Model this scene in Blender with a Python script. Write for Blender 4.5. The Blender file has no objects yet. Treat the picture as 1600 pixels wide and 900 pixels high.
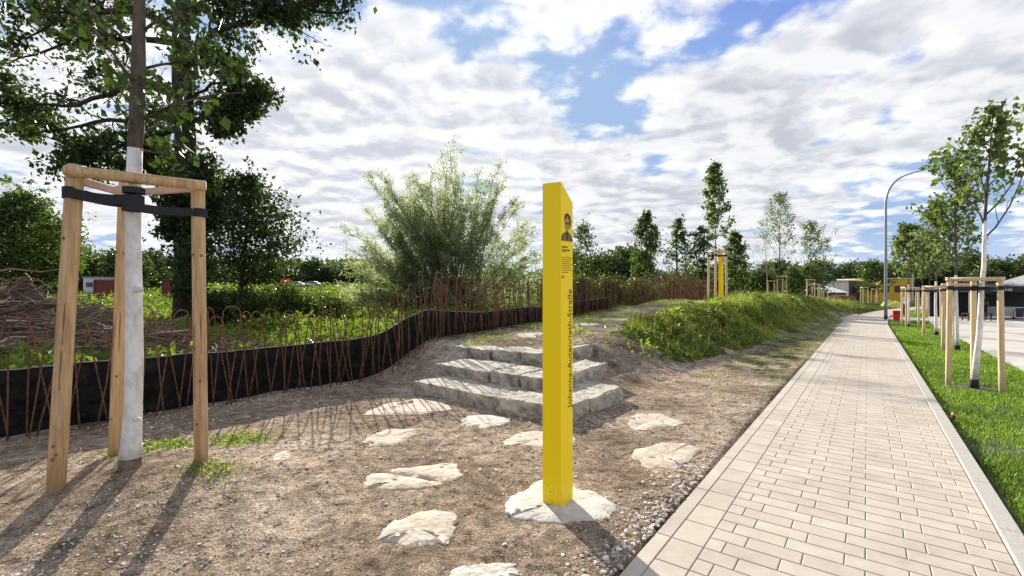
import bpy, bmesh, math, random
import numpy as np
from mathutils import Vector, Matrix

R = math.radians
SC = bpy.context.scene
COL = SC.collection

# ------------------------------------------------------------------ camera, sky, sun, exposure
F, EYE = 740.0, 1.6
cam = bpy.data.cameras.new('camera')
cam.sensor_width = 36.0
cam.lens = 36.0 * F / 1600.0
cam.clip_start, cam.clip_end = 0.05, 6000
camo = bpy.data.objects.new('camera', cam)
COL.objects.link(camo)
camo.location = (0, 0, EYE)
camo.rotation_euler = (R(90), 0, 0)
SC.camera = camo

SUN_AZ, SUN_EL = R(-21.0), R(22.8)
SUNV = Vector((math.sin(SUN_AZ) * math.cos(SUN_EL), math.cos(SUN_AZ) * math.cos(SUN_EL), math.sin(SUN_EL)))
SC.view_settings.view_transform = 'Standard'
SC.view_settings.look = 'None'
SC.view_settings.exposure = 1.02
SC.view_settings.gamma = 1
SC.view_settings.use_curve_mapping = False
SC.cycles.max_bounces = 8
SC.cycles.transparent_max_bounces = 8
SC.cycles.use_denoising = True

sl = bpy.data.lights.new('sun', 'SUN')
sl.energy = 4.7
sl.angle = R(0.55)
sl.color = (1.0, 0.93, 0.82)
so = bpy.data.objects.new('sun', sl)
COL.objects.link(so)
so.rotation_euler = SUNV.to_track_quat('Z', 'Y').to_euler()
so.location = SUNV * 60


def world():
    w = bpy.data.worlds.new('World')
    SC.world = w
    w.use_nodes = True
    nt = w.node_tree
    nt.nodes.clear()
    N = nt.nodes.new
    L = nt.links.new
    out = N('ShaderNodeOutputWorld')
    bg = N('ShaderNodeBackground')
    bg.inputs['Strength'].default_value = 0.122
    L(bg.outputs[0], out.inputs['Surface'])
    sky = N('ShaderNodeTexSky')
    sky.sky_type = 'NISHITA'
    sky.sun_disc = False
    sky.sun_elevation = SUN_EL
    sky.sun_rotation = SUN_AZ
    sky.air_density = 1.0
    sky.dust_density = 0.4
    sky.ozone_density = 3.0
    tc = N('ShaderNodeTexCoord')
    sep = N('ShaderNodeSeparateXYZ')
    L(tc.outputs['Generated'], sep.inputs[0])

    def M(op, a, b=None, c=None):
        n = N('ShaderNodeMath')
        n.operation = op
        for i, x in enumerate((a, b, c)):
            if x is None:
                continue
            if isinstance(x, (int, float)):
                n.inputs[i].default_value = x
            else:
                L(x, n.inputs[i])
        return n.outputs[0]

    def S(x, lo, hi, a=0.0, b=1.0):
        n = N('ShaderNodeMapRange')
        n.interpolation_type = 'SMOOTHSTEP'
        L(x, n.inputs[0])
        n.inputs[1].default_value, n.inputs[2].default_value = lo, hi
        n.inputs[3].default_value, n.inputs[4].default_value = a, b
        return n.outputs[0]

    z = M('MAXIMUM', sep.outputs['Z'], 0.0)
    den = M('ADD', z, 0.16)
    px = M('DIVIDE', sep.outputs['X'], den)
    py = M('DIVIDE', sep.outputs['Y'], den)

    def dens(ox, oy, detail=10.0):
        cv = N('ShaderNodeCombineXYZ')
        L(M('ADD', px, ox), cv.inputs[0])
        L(M('ADD', py, oy), cv.inputs[1])
        cv.inputs[2].default_value = 3.7
        n1 = N('ShaderNodeTexNoise')
        n1.inputs['Scale'].default_value = 2.6
        n1.inputs['Detail'].default_value = detail
        n1.inputs['Roughness'].default_value = 0.56
        n1.inputs['Distortion'].default_value = 0.15
        L(cv.outputs[0], n1.inputs['Vector'])
        n2 = N('ShaderNodeTexNoise')
        n2.inputs['Scale'].default_value = 3.9
        n2.inputs['Detail'].default_value = 4.0
        L(cv.outputs[0], n2.inputs['Vector'])
        puff = M('ABSOLUTE', M('SUBTRACT', n2.outputs[0], 0.5))
        return M('ADD', M('MULTIPLY', n1.outputs[0], 0.85), M('MULTIPLY', puff, 0.55))

    # broad clear gaps and thick banks, as directions in the sky
    bias = None
    for (u, v, r, amp) in SKY_BIAS:
        d = Vector(((u - 800) / F, 1.0, (450 - v) / F)).normalized()
        vm = N('ShaderNodeVectorMath')
        vm.operation = 'DOT_PRODUCT'
        L(tc.outputs['Generated'], vm.inputs[0])
        vm.inputs[1].default_value = d
        t = S(vm.outputs['Value'], math.cos(R(r)), 1.0, 0.0, amp)
        bias = t if bias is None else M('ADD', bias, t)
    ox, oy = SKY_OFF
    d0 = M('ADD', dens(ox, oy), bias)
    d1 = M('ADD', dens(ox - 0.09 * 0.36, oy + 0.09 * 0.93, 5.0), bias)   # a step towards the sun
    cover = S(d0, SKY_COVER - .03, SKY_COVER + .11)
    thick = S(d0, SKY_COVER + .04, SKY_COVER + .19)
    lit = S(M('SUBTRACT', d0, d1), -0.10, 0.09)
    # closeness to the sun brightens the cloud
    vm = N('ShaderNodeVectorMath')
    vm.operation = 'DOT_PRODUCT'
    L(tc.outputs['Generated'], vm.inputs[0])
    vm.inputs[1].default_value = SUNV
    glow = S(vm.outputs['Value'], 0.80, 1.0)

    bright = N('ShaderNodeMix')
    bright.data_type = 'RGBA'
    bright.inputs[6].default_value = (2.35, 2.48, 2.8, 1)      # shaded cloud base
    bright.inputs[7].default_value = (4.7, 4.7, 4.7, 1)      # sunlit cloud
    fac = M('ADD', M('MULTIPLY', lit, 0.60), M('MULTIPLY', M('SUBTRACT', 1.0, thick), 0.46))
    fac = M('ADD', fac, M('MULTIPLY', glow, 0.06))
    fac = M('MINIMUM', fac, 1.0)
    L(fac, bright.inputs[0])
    boost = N('ShaderNodeVectorMath')
    boost.operation = 'SCALE'
    L(bright.outputs[2], boost.inputs[0])
    L(M('ADD', 1.0, M('MULTIPLY', glow, 0.06)), boost.inputs['Scale'])
    skyc = N('ShaderNodeMix')
    skyc.data_type = 'RGBA'
    skyc.blend_type = 'MULTIPLY'
    skyc.inputs[0].default_value = 1.0
    L(sky.outputs[0], skyc.inputs[6])
    skyc.inputs[7].default_value = (0.66, 0.62, 0.80, 1)
    cap = N('ShaderNodeMix')
    cap.data_type = 'RGBA'
    cap.blend_type = 'DARKEN'
    cap.inputs[0].default_value = 1.0
    L(skyc.outputs[2], cap.inputs[6])
    cap.inputs[7].default_value = (1.55, 2.2, 3.35, 1)
    mixc = N('ShaderNodeMix')
    mixc.data_type = 'RGBA'
    L(cover, mixc.inputs[0])
    L(cap.outputs[2], mixc.inputs[6])
    L(boost.outputs[0], mixc.inputs[7])
    # thin bright haze low over the horizon
    hz = N('ShaderNodeMix')
    hz.data_type = 'RGBA'
    L(S(sep.outputs['Z'], 0.0, 0.12, 0.5, 0.0), hz.inputs[0])
    L(mixc.outputs[2], hz.inputs[6])
    hz.inputs[7].default_value = (3.4, 3.7, 4.1, 1)
    L(hz.outputs[2], bg.inputs['Color'])


SKY_OFF = (2.3, 0.4)
SKY_COVER = 0.40
SKY_BIAS = [(690, 40, 9, -0.07), (960, 110, 11, -0.07), (1200, 60, 11, -0.07), (1400, 365, 9, -0.14), (1560, 380, 8, -0.12),
            (620, 120, 8, 0.10), (800, 230, 14, 0.08), (470, 230, 14, 0.12), (1450, 160, 22, 0.10), (1100, 290, 16, 0.10),
            (900, 30, 6, 0.10), (470, 20, 8, -0.06), (120, 330, 16, 0.09), (560, 350, 14, 0.07), (900, 370, 12, 0.06)]
world()

# ------------------------------------------------------------------ numbers, noise, terrain
RNG = np.random.default_rng(7)
random.seed(7)


def _hash(ix, iy, seed):
    h = (ix.astype(np.int64) * 374761393 + iy.astype(np.int64) * 668265263 + seed * 1442695041) & 0xFFFFFFFF
    h = ((h ^ (h >> 13)) * 1274126177) & 0xFFFFFFFF
    return ((h ^ (h >> 16)) & 0xFFFF) / 65535.0


def vnoise(x, y, seed=0):
    x = np.asarray(x, float)
    y = np.asarray(y, float)
    ix, iy = np.floor(x), np.floor(y)
    fx, fy = x - ix, y - iy
    fx, fy = fx * fx * (3 - 2 * fx), fy * fy * (3 - 2 * fy)
    a, b = _hash(ix, iy, seed), _hash(ix + 1, iy, seed)
    c, d = _hash(ix, iy + 1, seed), _hash(ix + 1, iy + 1, seed)
    return (a * (1 - fx) + b * fx) * (1 - fy) + (c * (1 - fx) + d * fx) * fy - 0.5


def fbm(x, y, seed=0, o=4):
    t, a = 0, 1.0
    for k in range(o):
        t = t + a * vnoise(x * 2 ** k, y * 2 ** k, seed + k * 17)
        a *= 0.5
    return t


def sst(a, b, x):
    t = np.clip((np.asarray(x, float) - a) / (b - a), 0, 1)
    return t * t * (3 - 2 * t)


P0 = (0.587, 2.63)


def to_sd(X, Y):
    dx, dy = X - P0[0], Y - P0[1]
    return .6 * dx + .8 * dy, -.8 * dx + .6 * dy


def from_sd(s, d):
    return P0[0] + .6 * s - .8 * d, P0[1] + .8 * s + .6 * d


def bend(s):
    return -0.0031 * np.clip(s - 25, 0, None) ** 2


def base(s):
    return -.0076 * np.clip(s, -10, 130)


RISER = .18


def foot(s):
    return np.interp(s, [0, 9, 16, 30, 50, 70], [1.8, 1.75, 1.3, .65, .3, .3])


def terrain(X, Y, detail=True):
    X = np.asarray(X, float)
    Y = np.asarray(Y, float)
    s, d = to_sd(X, Y)
    d = d - bend(s)
    z = base(s)
    Ph = np.interp(s, [3.9, 5.5, 10, 14, 20, 32, 45, 62], [.54, .57, .68, .90, 1.17, 1.05, .75, .15])
    ft = foot(s)
    lat = sst(ft, ft + 1.75, d) * (1 - sst(6.75, 8.2, d))
    ramp = sst(2.55, 4.7, s)
    plate = Ph * lat * ramp
    # cut for the stone steps
    inside = (d > 1.7) & (d < 4.8) & (s > 2.3) & (s < 6.0)
    lv = np.where((s < 3.2) | (d < 2.42), .13, np.where((s < 4.15) | (d < 3.25), .31, 9.))
    lv = np.where(inside, lv, 9.)
    plate = np.minimum(plate, lv)
    z = z + plate
    # rough dirt
    near = 1 - sst(25, 50, Y)
    dirt = sst(-.05, .25, d)
    z = z + near * dirt * (.035 * fbm(X * .9, Y * .9, 3, 3) + (.018 * fbm(X * 4, Y * 4, 11, 3) if detail else 0))
    # low mound round the staked tree on the left
    z = z + .17 * np.exp(-(((X + 2.95) / 1.0) ** 2 + ((Y - 3.85) / .75) ** 2))
    # under the path, the verge and the plaza
    z = np.where((d < 0.02) & (d > -1.97), base(s) - .07, z)
    z = np.where((d <= -1.97), base(s) - .09, z)
    # far field on the left climbs a little
    a = X / np.maximum(Y, 1)
    w = sst(-.12, -.34, a)
    z = z + w * np.interp(Y, [20, 40, 77, 150, 400, 1500], [0, .1, .77, 3.4, 6.5, 6.5])
    return z


def tz(X, Y):
    return float(terrain(np.array([X]), np.array([Y]))[0])


def G(u, v, dz=0.0):
    """ground point seen at a pixel of the photograph"""
    a, b = (u - 800) / F, (450 - v) / F
    Ys = np.concatenate([np.arange(1.2, 40, .02), np.arange(40, 400, .5)])
    zz = EYE + b * Ys - (terrain(a * Ys, Ys, False) + dz)
    k = int(np.argmax(zz < 0)) if (zz < 0).any() else len(Ys) - 1
    Y = Ys[k]
    return a * Y, Y


def W(u, v, Y):
    return Vector(((u - 800) / F * Y, Y, EYE - (v - 450) / F * Y))


# ------------------------------------------------------------------ materials
def newmat(name):
    m = bpy.data.materials.new(name)
    m.use_nodes = True
    nt = m.node_tree
    b = nt.nodes['Principled BSDF']
    return m, nt, b


def mat(name, col, col2=None, rough=.8, scale=8, detail=5, bump=0, bscale=None, metal=0, stretch=None, spec=None, lo=.35, hi=.65):
    m, nt, b = newmat(name)
    N, L = nt.nodes.new, nt.links.new
    b.inputs['Roughness'].default_value = rough
    b.inputs['Metallic'].default_value = metal
    if spec is not None:
        b.inputs['Specular IOR Level'].default_value = spec
    tc = N('ShaderNodeTexCoord')
    mp = N('ShaderNodeMapping')
    L(tc.outputs['Object'], mp.inputs[0])
    if stretch:
        mp.inputs['Scale'].default_value = stretch
    if col2 is None:
        b.inputs['Base Color'].default_value = (*col, 1)
    else:
        n = N('ShaderNodeTexNoise')
        n.inputs['Scale'].default_value = scale
        n.inputs['Detail'].default_value = detail
        n.inputs['Roughness'].default_value = .6
        L(mp.outputs[0], n.inputs['Vector'])
        r = N('ShaderNodeValToRGB')
        r.color_ramp.elements[0].position, r.color_ramp.elements[1].position = lo, hi
        r.color_ramp.elements[0].color = (*col, 1)
        r.color_ramp.elements[1].color = (*col2, 1)
        L(n.outputs[0], r.inputs[0])
        L(r.outputs[0], b.inputs['Base Color'])
    if bump:
        n2 = N('ShaderNodeTexNoise')
        n2.inputs['Scale'].default_value = bscale or scale * 4
        n2.inputs['Detail'].default_value = 6
        L(mp.outputs[0], n2.inputs['Vector'])
        bp = N('ShaderNodeBump')
        bp.inputs['Strength'].default_value = 1.0
        bp.inputs['Distance'].default_value = bump
        L(n2.outputs[0], bp.inputs['Height'])
        L(bp.outputs[0], b.inputs['Normal'])
    return m


def leafmat(name, dark, light, trans=.45, tcol=None, rough=.45):
    m = bpy.data.materials.new(name)
    m.use_nodes = True
    nt = m.node_tree
    nt.nodes.clear()
    N, L = nt.nodes.new, nt.links.new
    at = N('ShaderNodeAttribute')
    at.attribute_name = 'tint'
    r = N('ShaderNodeValToRGB')
    r.color_ramp.elements[0].color = (*dark, 1)
    r.color_ramp.elements[1].color = (*light, 1)
    L(at.outputs['Fac'], r.inputs[0])
    b = N('ShaderNodeBsdfPrincipled')
    b.inputs['Roughness'].default_value = rough
    b.inputs['Specular IOR Level'].default_value = .35
    L(r.outputs[0], b.inputs['Base Color'])
    t = N('ShaderNodeBsdfTranslucent')
    mx = N('ShaderNodeMix')
    mx.data_type = 'RGBA'
    mx.blend_type = 'MULTIPLY'
    mx.inputs[0].default_value = 1
    L(r.outputs[0], mx.inputs[6])
    mx.inputs[7].default_value = (*(tcol or (2.0, 2.1, .9)), 1)
    L(mx.outputs[2], t.inputs['Color'])
    s = N('ShaderNodeMixShader')
    s.inputs[0].default_value = trans
    L(b.outputs[0], s.inputs[1])
    L(t.outputs[0], s.inputs[2])
    o = N('ShaderNodeOutputMaterial')
    L(s.outputs[0], o.inputs['Surface'])
    return m


M = {}
M['wood'] = mat('stake wood', (.40, .235, .105), (.62, .43, .235), .75, 6, 6, .002, 60, stretch=(6, 6, .55))
M['wood_pale'] = mat('pale stake wood', (.56, .38, .20), (.74, .56, .35), .75, 6, 6, .002, 60, stretch=(6, 6, .55))
M['wood_grey'] = mat('split lath wood', (.42, .28, .19), (.55, .40, .29), .8, 6, 6, .001, 60)
M['knot'] = mat('wood knot', (.16, .08, .035), (.26, .14, .06), .8, 40)
M['limewash'] = mat('white trunk paint', (.50, .485, .455), (.78, .77, .745), .92, 11, 9, .012, 26, stretch=(1, 1, .55), lo=.3, hi=.55)
M['bark'] = mat('grey brown bark', (.055, .043, .034), (.135, .11, .09), .9, 14, 6, .008, 30, stretch=(1, 1, .35))
M['bark_dark'] = mat('dark bark', (.022, .018, .015), (.06, .048, .038), .9, 8, 6, .02, 14, stretch=(1, 1, .35))
M['brownbark'] = mat('brown bark', (.10, .065, .045), (.22, .15, .105), .95, 18, 8, .012, 30)
M['strap'] = mat('black tie strap', (.008, .008, .010), (.016, .016, .02), .75, 90)
M['sheet'] = mat('black plastic sheet', (.005, .005, .005), (.030, .025, .020), .55, 5, 9, .06, 7, spec=.15, lo=.45, hi=.8)
M['sheet_hem'] = mat('sheet hem', (.20, .20, .20), (.34, .34, .33), .5, 20)
M['rust'] = mat('rusty steel', (.055, .025, .013), (.23, .095, .042), .85, 18, 6, .001, 120)
M['yellow'] = None
M['ink'] = mat('dark print', (.028, .022, .008), rough=.5)
M['ink_mid'] = mat('halftone print', (.12, .09, .012), (.24, .165, .012), .5, 120, lo=.45, hi=.55)
M['concrete'] = mat('pale concrete', (.40, .36, .305), (.62, .575, .505), .92, 6, 12, .008, 40, lo=.3, hi=.6)
M['flag'] = mat('limestone flag', (.33, .265, .20), (.58, .49, .385), .95, 5, 12, .016, 20, lo=.3, hi=.58)
M['flagwhite'] = mat('white limestone', (.38, .33, .27), (.66, .60, .51), .95, 7, 12, .025, 22, lo=.3, hi=.58)
M['stone'] = mat('grey limestone block', (.17, .15, .118), (.52, .465, .38), .95, 5.5, 12, .03, 22, lo=.32, hi=.60)
M['kerb'] = mat('kerb concrete', (.36, .335, .295), (.47, .44, .39), .9, 60, 4, .002, 150)
M['joint'] = mat('joint sand', (.14, .11, .08), (.26, .21, .16), .95, 60)
M['steel'] = mat('galvanised steel', (.20, .22, .25), (.28, .30, .33), .45, 6, metal=.4)
M['red'] = mat('red enamel', (.50, .010, .012), (.58, .016, .016), .4, 8)
M['white'] = mat('white cloth', (.74, .74, .74), (.80, .80, .80), .8, 8)
M['black'] = mat('black cloth', (.012, .012, .014), (.022, .022, .025), .8, 8)
M['tentgrey'] = mat('grey tent roof', (.24, .245, .25), (.30, .305, .31), .7, 3)
M['plaza'] = mat('plaza concrete', (.43, .39, .34), (.55, .51, .46), .9, .8, 8, .002, 60)


def ground_material():
    m, nt, b = newmat('bare soil and field')
    N, L = nt.nodes.new, nt.links.new
    tc = N('ShaderNodeTexCoord')

    def noise(scale, det=6, rough=.6):
        n = N('ShaderNodeTexNoise')
        n.inputs['Scale'].default_value = scale
        n.inputs['Detail'].default_value = det
        n.inputs['Roughness'].default_value = rough
        L(tc.outputs['Object'], n.inputs['Vector'])
        return n.outputs[0]

    def ramp(x, stops):
        r = N('ShaderNodeValToRGB')
        e = r.color_ramp.elements
        e[0].position, e[0].color = stops[0][0], (*stops[0][1], 1)
        e[1].position, e[1].color = stops[-1][0], (*stops[-1][1], 1)
        for p, c in stops[1:-1]:
            q = e.new(p)
            q.color = (*c, 1)
        L(x, r.inputs[0])
        return r.outputs[0]

    def mix(f, a, c, blend='MIX'):
        x = N('ShaderNodeMix')
        x.data_type = 'RGBA'
        x.blend_type = blend
        if isinstance(f, float):
            x.inputs[0].default_value = f
        else:
            L(f, x.inputs[0])
        for i, y in ((6, a), (7, c)):
            if isinstance(y, tuple):
                x.inputs[i].default_value = (*y, 1)
            else:
                L(y, x.inputs[i])
        return x.outputs[2]
    big = ramp(noise(.75, 8, .62), [(.32, (.14, .107, .078)), (.5, (.315, .248, .185)), (.68, (.51, .425, .335))])
    mid = ramp(noise(9, 8, .7), [(.32, (.34, .32, .30)), (.5, (.95, .95, .95)), (.68, (1.5, 1.46, 1.42))])
    fine = ramp(noise(75, 4, .7), [(.34, (.34, .32, .30)), (.5, (1, 1, 1)), (.64, (1.65, 1.62, 1.58))])
    soil = mix(1.0, mix(1.0, big, mid, 'MULTIPLY'), fine, 'MULTIPLY')
    grass = ramp(noise(6, 8), [(.3, (.035, .05, .015)), (.55, (.075, .10, .026)), (.75, (.13, .14, .05))])
    at = N('ShaderNodeAttribute')
    at.attribute_name = 'green'
    gm = N('ShaderNodeMath')
    gm.operation = 'ADD'
    L(at.outputs['Fac'], gm.inputs[0])
    nn = N('ShaderNodeMath')
    nn.operation = 'MULTIPLY_ADD'
    L(noise(3.2, 8, .7), nn.inputs[0])
    nn.inputs[1].default_value = 1.6
    nn.inputs[2].default_value = -.8
    L(nn.outputs[0], gm.inputs[1])
    mr = N('ShaderNodeMapRange')
    L(gm.outputs[0], mr.inputs[0])
    mr.inputs[1].default_value, mr.inputs[2].default_value = .42, .62
    L(mix(mr.outputs[0], soil, grass), b.inputs['Base Color'])
    b.inputs['Roughness'].default_value = 1.0
    b.inputs['Specular IOR Level'].default_value = 0.0
    add = N('ShaderNodeMath')
    add.operation = 'MULTIPLY_ADD'
    L(noise(60, 5, .7), add.inputs[0])
    add.inputs[1].default_value = .35
    L(noise(14, 8, .65), add.inputs[2])
    bp = N('ShaderNodeBump')
    bp.inputs['Distance'].default_value = .035
    L(add.outputs[0], bp.inputs['Height'])
    L(bp.outputs[0], b.inputs['Normal'])
    return m


def lacquer():
    """yellow lacquer with mud splashed up the foot"""
    m, nt, b = newmat('yellow lacquer')
    N, L = nt.nodes.new, nt.links.new
    tc = N('ShaderNodeTexCoord')
    n = N('ShaderNodeTexNoise')
    n.inputs['Scale'].default_value = 45
    n.inputs['Detail'].default_value = 6
    L(tc.outputs['Object'], n.inputs['Vector'])
    sp = N('ShaderNodeSeparateXYZ')
    L(tc.outputs['Object'], sp.inputs[0])
    h = N('ShaderNodeMapRange')
    L(sp.outputs['Z'], h.inputs[0])
    h.inputs[1].default_value, h.inputs[2].default_value = 0.0, 0.34
    h.inputs[3].default_value, h.inputs[4].default_value = 0.08, -0.24
    a = N('ShaderNodeMath')
    L(n.outputs[0], a.inputs[0])
    L(h.outputs[0], a.inputs[1])
    r = N('ShaderNodeMapRange')
    L(a.outputs[0], r.inputs[0])
    r.inputs[1].default_value, r.inputs[2].default_value = .56, .70
    r.inputs[4].default_value = .45
    x = N('ShaderNodeMix')
    x.data_type = 'RGBA'
    L(r.outputs[0], x.inputs[0])
    b.inputs['Specular IOR Level'].default_value = .3
    x.inputs[6].default_value = (.94, .68, .003, 1)
    x.inputs[7].default_value = (.42, .30, .12, 1)
    L(x.outputs[2], b.inputs['Base Color'])
    n2 = N('ShaderNodeTexNoise')
    n2.inputs['Scale'].default_value = 6
    n2.inputs['Detail'].default_value = 8
    L(tc.outputs['Object'], n2.inputs['Vector'])
    rr = N('ShaderNodeMapRange')
    L(n2.outputs[0], rr.inputs[0])
    rr.inputs[3].default_value, rr.inputs[4].default_value = .25, .5
    L(rr.outputs[0], b.inputs['Roughness'])
    return m


def paver_material():
    m, nt, b = newmat('beige concrete pavers')
    N, L = nt.nodes.new, nt.links.new
    at = N('ShaderNodeAttribute')
    at.attribute_name = 'tint'
    tc = N('ShaderNodeTexCoord')
    r = N('ShaderNodeValToRGB')
    r.color_ramp.elements[0].color = (.47, .415, .345, 1)
    r.color_ramp.elements[1].color = (.55, .49, .41, 1)
    L(at.outputs['Fac'], r.inputs[0])
    n = N('ShaderNodeTexNoise')
    n.inputs['Scale'].default_value = 3.0
    n.inputs['Detail'].default_value = 9
    n.inputs['Roughness'].default_value = .7
    L(tc.outputs['Object'], n.inputs['Vector'])
    r2 = N('ShaderNodeValToRGB')
    r2.color_ramp.elements[0].position, r2.color_ramp.elements[1].position = .3, .7
    r2.color_ramp.elements[0].color = (.80, .785, .76, 1)
    r2.color_ramp.elements[1].color = (1.08, 1.08, 1.08, 1)
    L(n.outputs[0], r2.inputs[0])
    x = N('ShaderNodeMix')
    x.data_type = 'RGBA'
    x.blend_type = 'MULTIPLY'
    x.inputs[0].default_value = 1
    L(r.outputs[0], x.inputs[6])
    L(r2.outputs[0], x.inputs[7])
    L(x.outputs[2], b.inputs['Base Color'])
    b.inputs['Roughness'].default_value = .85
    b.inputs['Specular IOR Level'].default_value = .3
    n3 = N('ShaderNodeTexNoise')
    n3.inputs['Scale'].default_value = 220
    n3.inputs['Detail'].default_value = 3
    L(tc.outputs['Object'], n3.inputs['Vector'])
    bp = N('ShaderNodeBump')
    bp.inputs['Distance'].default_value = .0012
    L(n3.outputs[0], bp.inputs['Height'])
    L(bp.outputs[0], b.inputs['Normal'])
    return m


# ------------------------------------------------------------------ mesh helpers
def fastmesh(name, verts, faces, mats, parent=None, tint=None, smooth=False, midx=None):
    """verts (N,3); faces: list of (M,k) index arrays"""
    verts = np.ascontiguousarray(verts, np.float32)
    me = bpy.data.meshes.new(name)
    me.vertices.add(len(verts))
    me.vertices.foreach_set('co', verts.ravel())
    loops = np.concatenate([f.ravel() for f in faces]).astype(np.int32)
    tot = np.concatenate([np.full(len(f), f.shape[1]) for f in faces]).astype(np.int32)
    start = np.concatenate([[0], np.cumsum(tot)[:-1]]).astype(np.int32)
    me.loops.add(len(loops))
    me.loops.foreach_set('vertex_index', loops)
    me.polygons.add(len(tot))
    me.polygons.foreach_set('loop_start', start)
    me.polygons.foreach_set('loop_total', tot)
    me.polygons.foreach_set('use_smooth', np.full(len(tot), bool(smooth)))
    if midx is not None:
        me.polygons.foreach_set('material_index', np.asarray(midx, np.int32))
    me.update(calc_edges=True)
    if tint is not None:
        a = me.attributes.new('tint', 'FLOAT', 'POINT')
        a.data.foreach_set('value', np.ascontiguousarray(tint, np.float32))
    for mm in (mats if isinstance(mats, (list, tuple)) else [mats]):
        me.materials.append(mm)
    o = bpy.data.objects.new(name, me)
    COL.objects.link(o)
    if parent is not None:
        o.parent = parent
    return o


class MB:
    """collects tubes, boxes and faces, then links them as one mesh"""

    def __init__(self):
        self.v, self.f, self.n, self.mi = [], [], 0, []

    def add(self, v, fs, mi=0):
        self.v.append(np.asarray(v, float))
        for f in fs:
            f = np.asarray(f, int)
            if f.ndim == 1:
                f = f[None]
            self.f.append(f + self.n)
            self.mi.append(np.full(len(f), mi))
        self.n += len(v)

    def tube(self, pts, rad, n=8, cap=True, mi=0, flat=None):
        pts = np.asarray(pts, float)
        k = len(pts)
        rad = np.full(k, rad) if np.isscalar(rad) else np.asarray(rad, float)
        tg = np.gradient(pts, axis=0)
        tg /= np.linalg.norm(tg, axis=1)[:, None] + 1e-9
        ref = np.array([0., 0, 1]) if abs(tg[0][2]) < .9 else np.array([1., 0, 0])
        a = np.cross(tg[0], ref)
        a /= np.linalg.norm(a)
        V = []
        ang = np.arange(n) * 2 * math.pi / n
        for i in range(k):
            a = a - tg[i] * a.dot(tg[i])
            a /= np.linalg.norm(a) + 1e-9
            b = np.cross(tg[i], a)
            V.append(pts[i] + rad[i] * (np.cos(ang)[:, None] * a + np.sin(ang)[:, None] * b))
        V = np.concatenate(V)
        i = np.arange(k - 1)[:, None] * n
        j = np.arange(n)[None]
        q = np.stack([i + j, i + (j + 1) % n, i + n + (j + 1) % n, i + n + j], -1).reshape(-1, 4)
        fs = [q]
        if cap:
            fs += [np.arange(n)[::-1], (k - 1) * n + np.arange(n)]
        self.add(V, fs, mi)

    def box(self, c, size, rz=0, mi=0, axes=None):
        c = np.asarray(c, float)
        h = np.asarray(size, float) / 2
        if axes is None:
            ax = np.array([[math.cos(rz), math.sin(rz), 0], [-math.sin(rz), math.cos(rz), 0], [0, 0, 1]])
        else:
            ax = np.asarray(axes, float)
        V = [c + sx * h[0] * ax[0] + sy * h[1] * ax[1] + sz * h[2] * ax[2] for sz in (-1, 1) for sx, sy in ((-1, -1), (1, -1), (1, 1), (-1, 1))]
        self.add(V, [[0, 3, 2, 1], [4, 5, 6, 7], [0, 1, 5, 4], [1, 2, 6, 5], [2, 3, 7, 6], [3, 0, 4, 7]], mi)

    def prism(self, poly, off, mi=0):
        """3-D polygon swept by off"""
        p = np.asarray(poly, float)
        n = len(p)
        V = np.concatenate([p, p + np.asarray(off, float)])
        fs = [np.arange(n)[::-1], n + np.arange(n)] + [np.array([i, (i + 1) % n, n + (i + 1) % n, n + i]) for i in range(n)]
        self.add(V, fs, mi)

    def build(self, name, mats, parent=None, smooth=False, bevel=0):
        o = fastmesh(name, np.concatenate(self.v), self.f, mats, parent, smooth=smooth, midx=np.concatenate(self.mi))
        if bevel:
            b = o.modifiers.new('bevel', 'BEVEL')
            b.width = bevel
            b.segments = 2
            b.limit_method = 'ANGLE'
        return o


def tag(o, label=None, cat=None, group=None, kind=None):
    if label:
        o['label'] = label
    if cat:
        o['category'] = cat
    if group:
        o['group'] = group
    if kind:
        o['kind'] = kind
    return o


def thing(name, label, cat, loc=(0, 0, 0), group=None, rz=0):
    o = bpy.data.objects.new(name, None)
    COL.objects.link(o)
    o.location = loc
    o.rotation_euler = (0, 0, rz)
    o.empty_display_size = .2
    return tag(o, label, cat, group)


def copy_tree(o, parent=None):
    c = o.copy()
    COL.objects.link(c)
    if parent is not None:
        c.parent = parent
    for ch in list(o.children):
        copy_tree(ch, c)
    return c


def rel(p, root):
    return np.asarray(p, float) - np.asarray(root.location)


def leaf_arrays(P, rng, L=.07, Wd=.05, down=.4, spread=None, lv=.35, axis=None, upn=.5):
    n = len(P)
    a = rng.normal(size=(n, 3))
    a[:, 2] -= down * 1.5
    if axis is not None:
        a = a * .55 + axis
    a /= np.linalg.norm(a, axis=1)[:, None] + 1e-9
    nn = rng.normal(size=(n, 3))
    nn[:, 2] += upn
    b = np.cross(a, nn)
    b /= np.linalg.norm(b, axis=1)[:, None] + 1e-9
    nn = np.cross(b, a)
    sc = (1 + lv * rng.normal(size=n)).clip(.45, 1.9)[:, None]
    Ls, Ws = L * sc, Wd * sc
    base_ = P
    tip = P + a * Ls - nn * Ls * .12
    mid = P + a * Ls * .42
    l = mid + b * Ws * .5 + nn * Ws * .16
    r = mid - b * Ws * .5 + nn * Ws * .16
    V = np.stack([base_, r, tip, l], 1).reshape(-1, 3)
    Fc = np.arange(4 * n).reshape(-1, 4)
    return V, Fc


def leaves_obj(name, P, m, parent, rng, tint=None, **k):
    V, Fc = leaf_arrays(np.asarray(P, float), rng, **k)
    n = len(P)
    t = (rng.random(n) if tint is None else np.clip(tint + .22 * rng.normal(size=n), 0, 1))
    return fastmesh(name, V, [Fc], m, parent, tint=np.repeat(t, 4))


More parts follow.
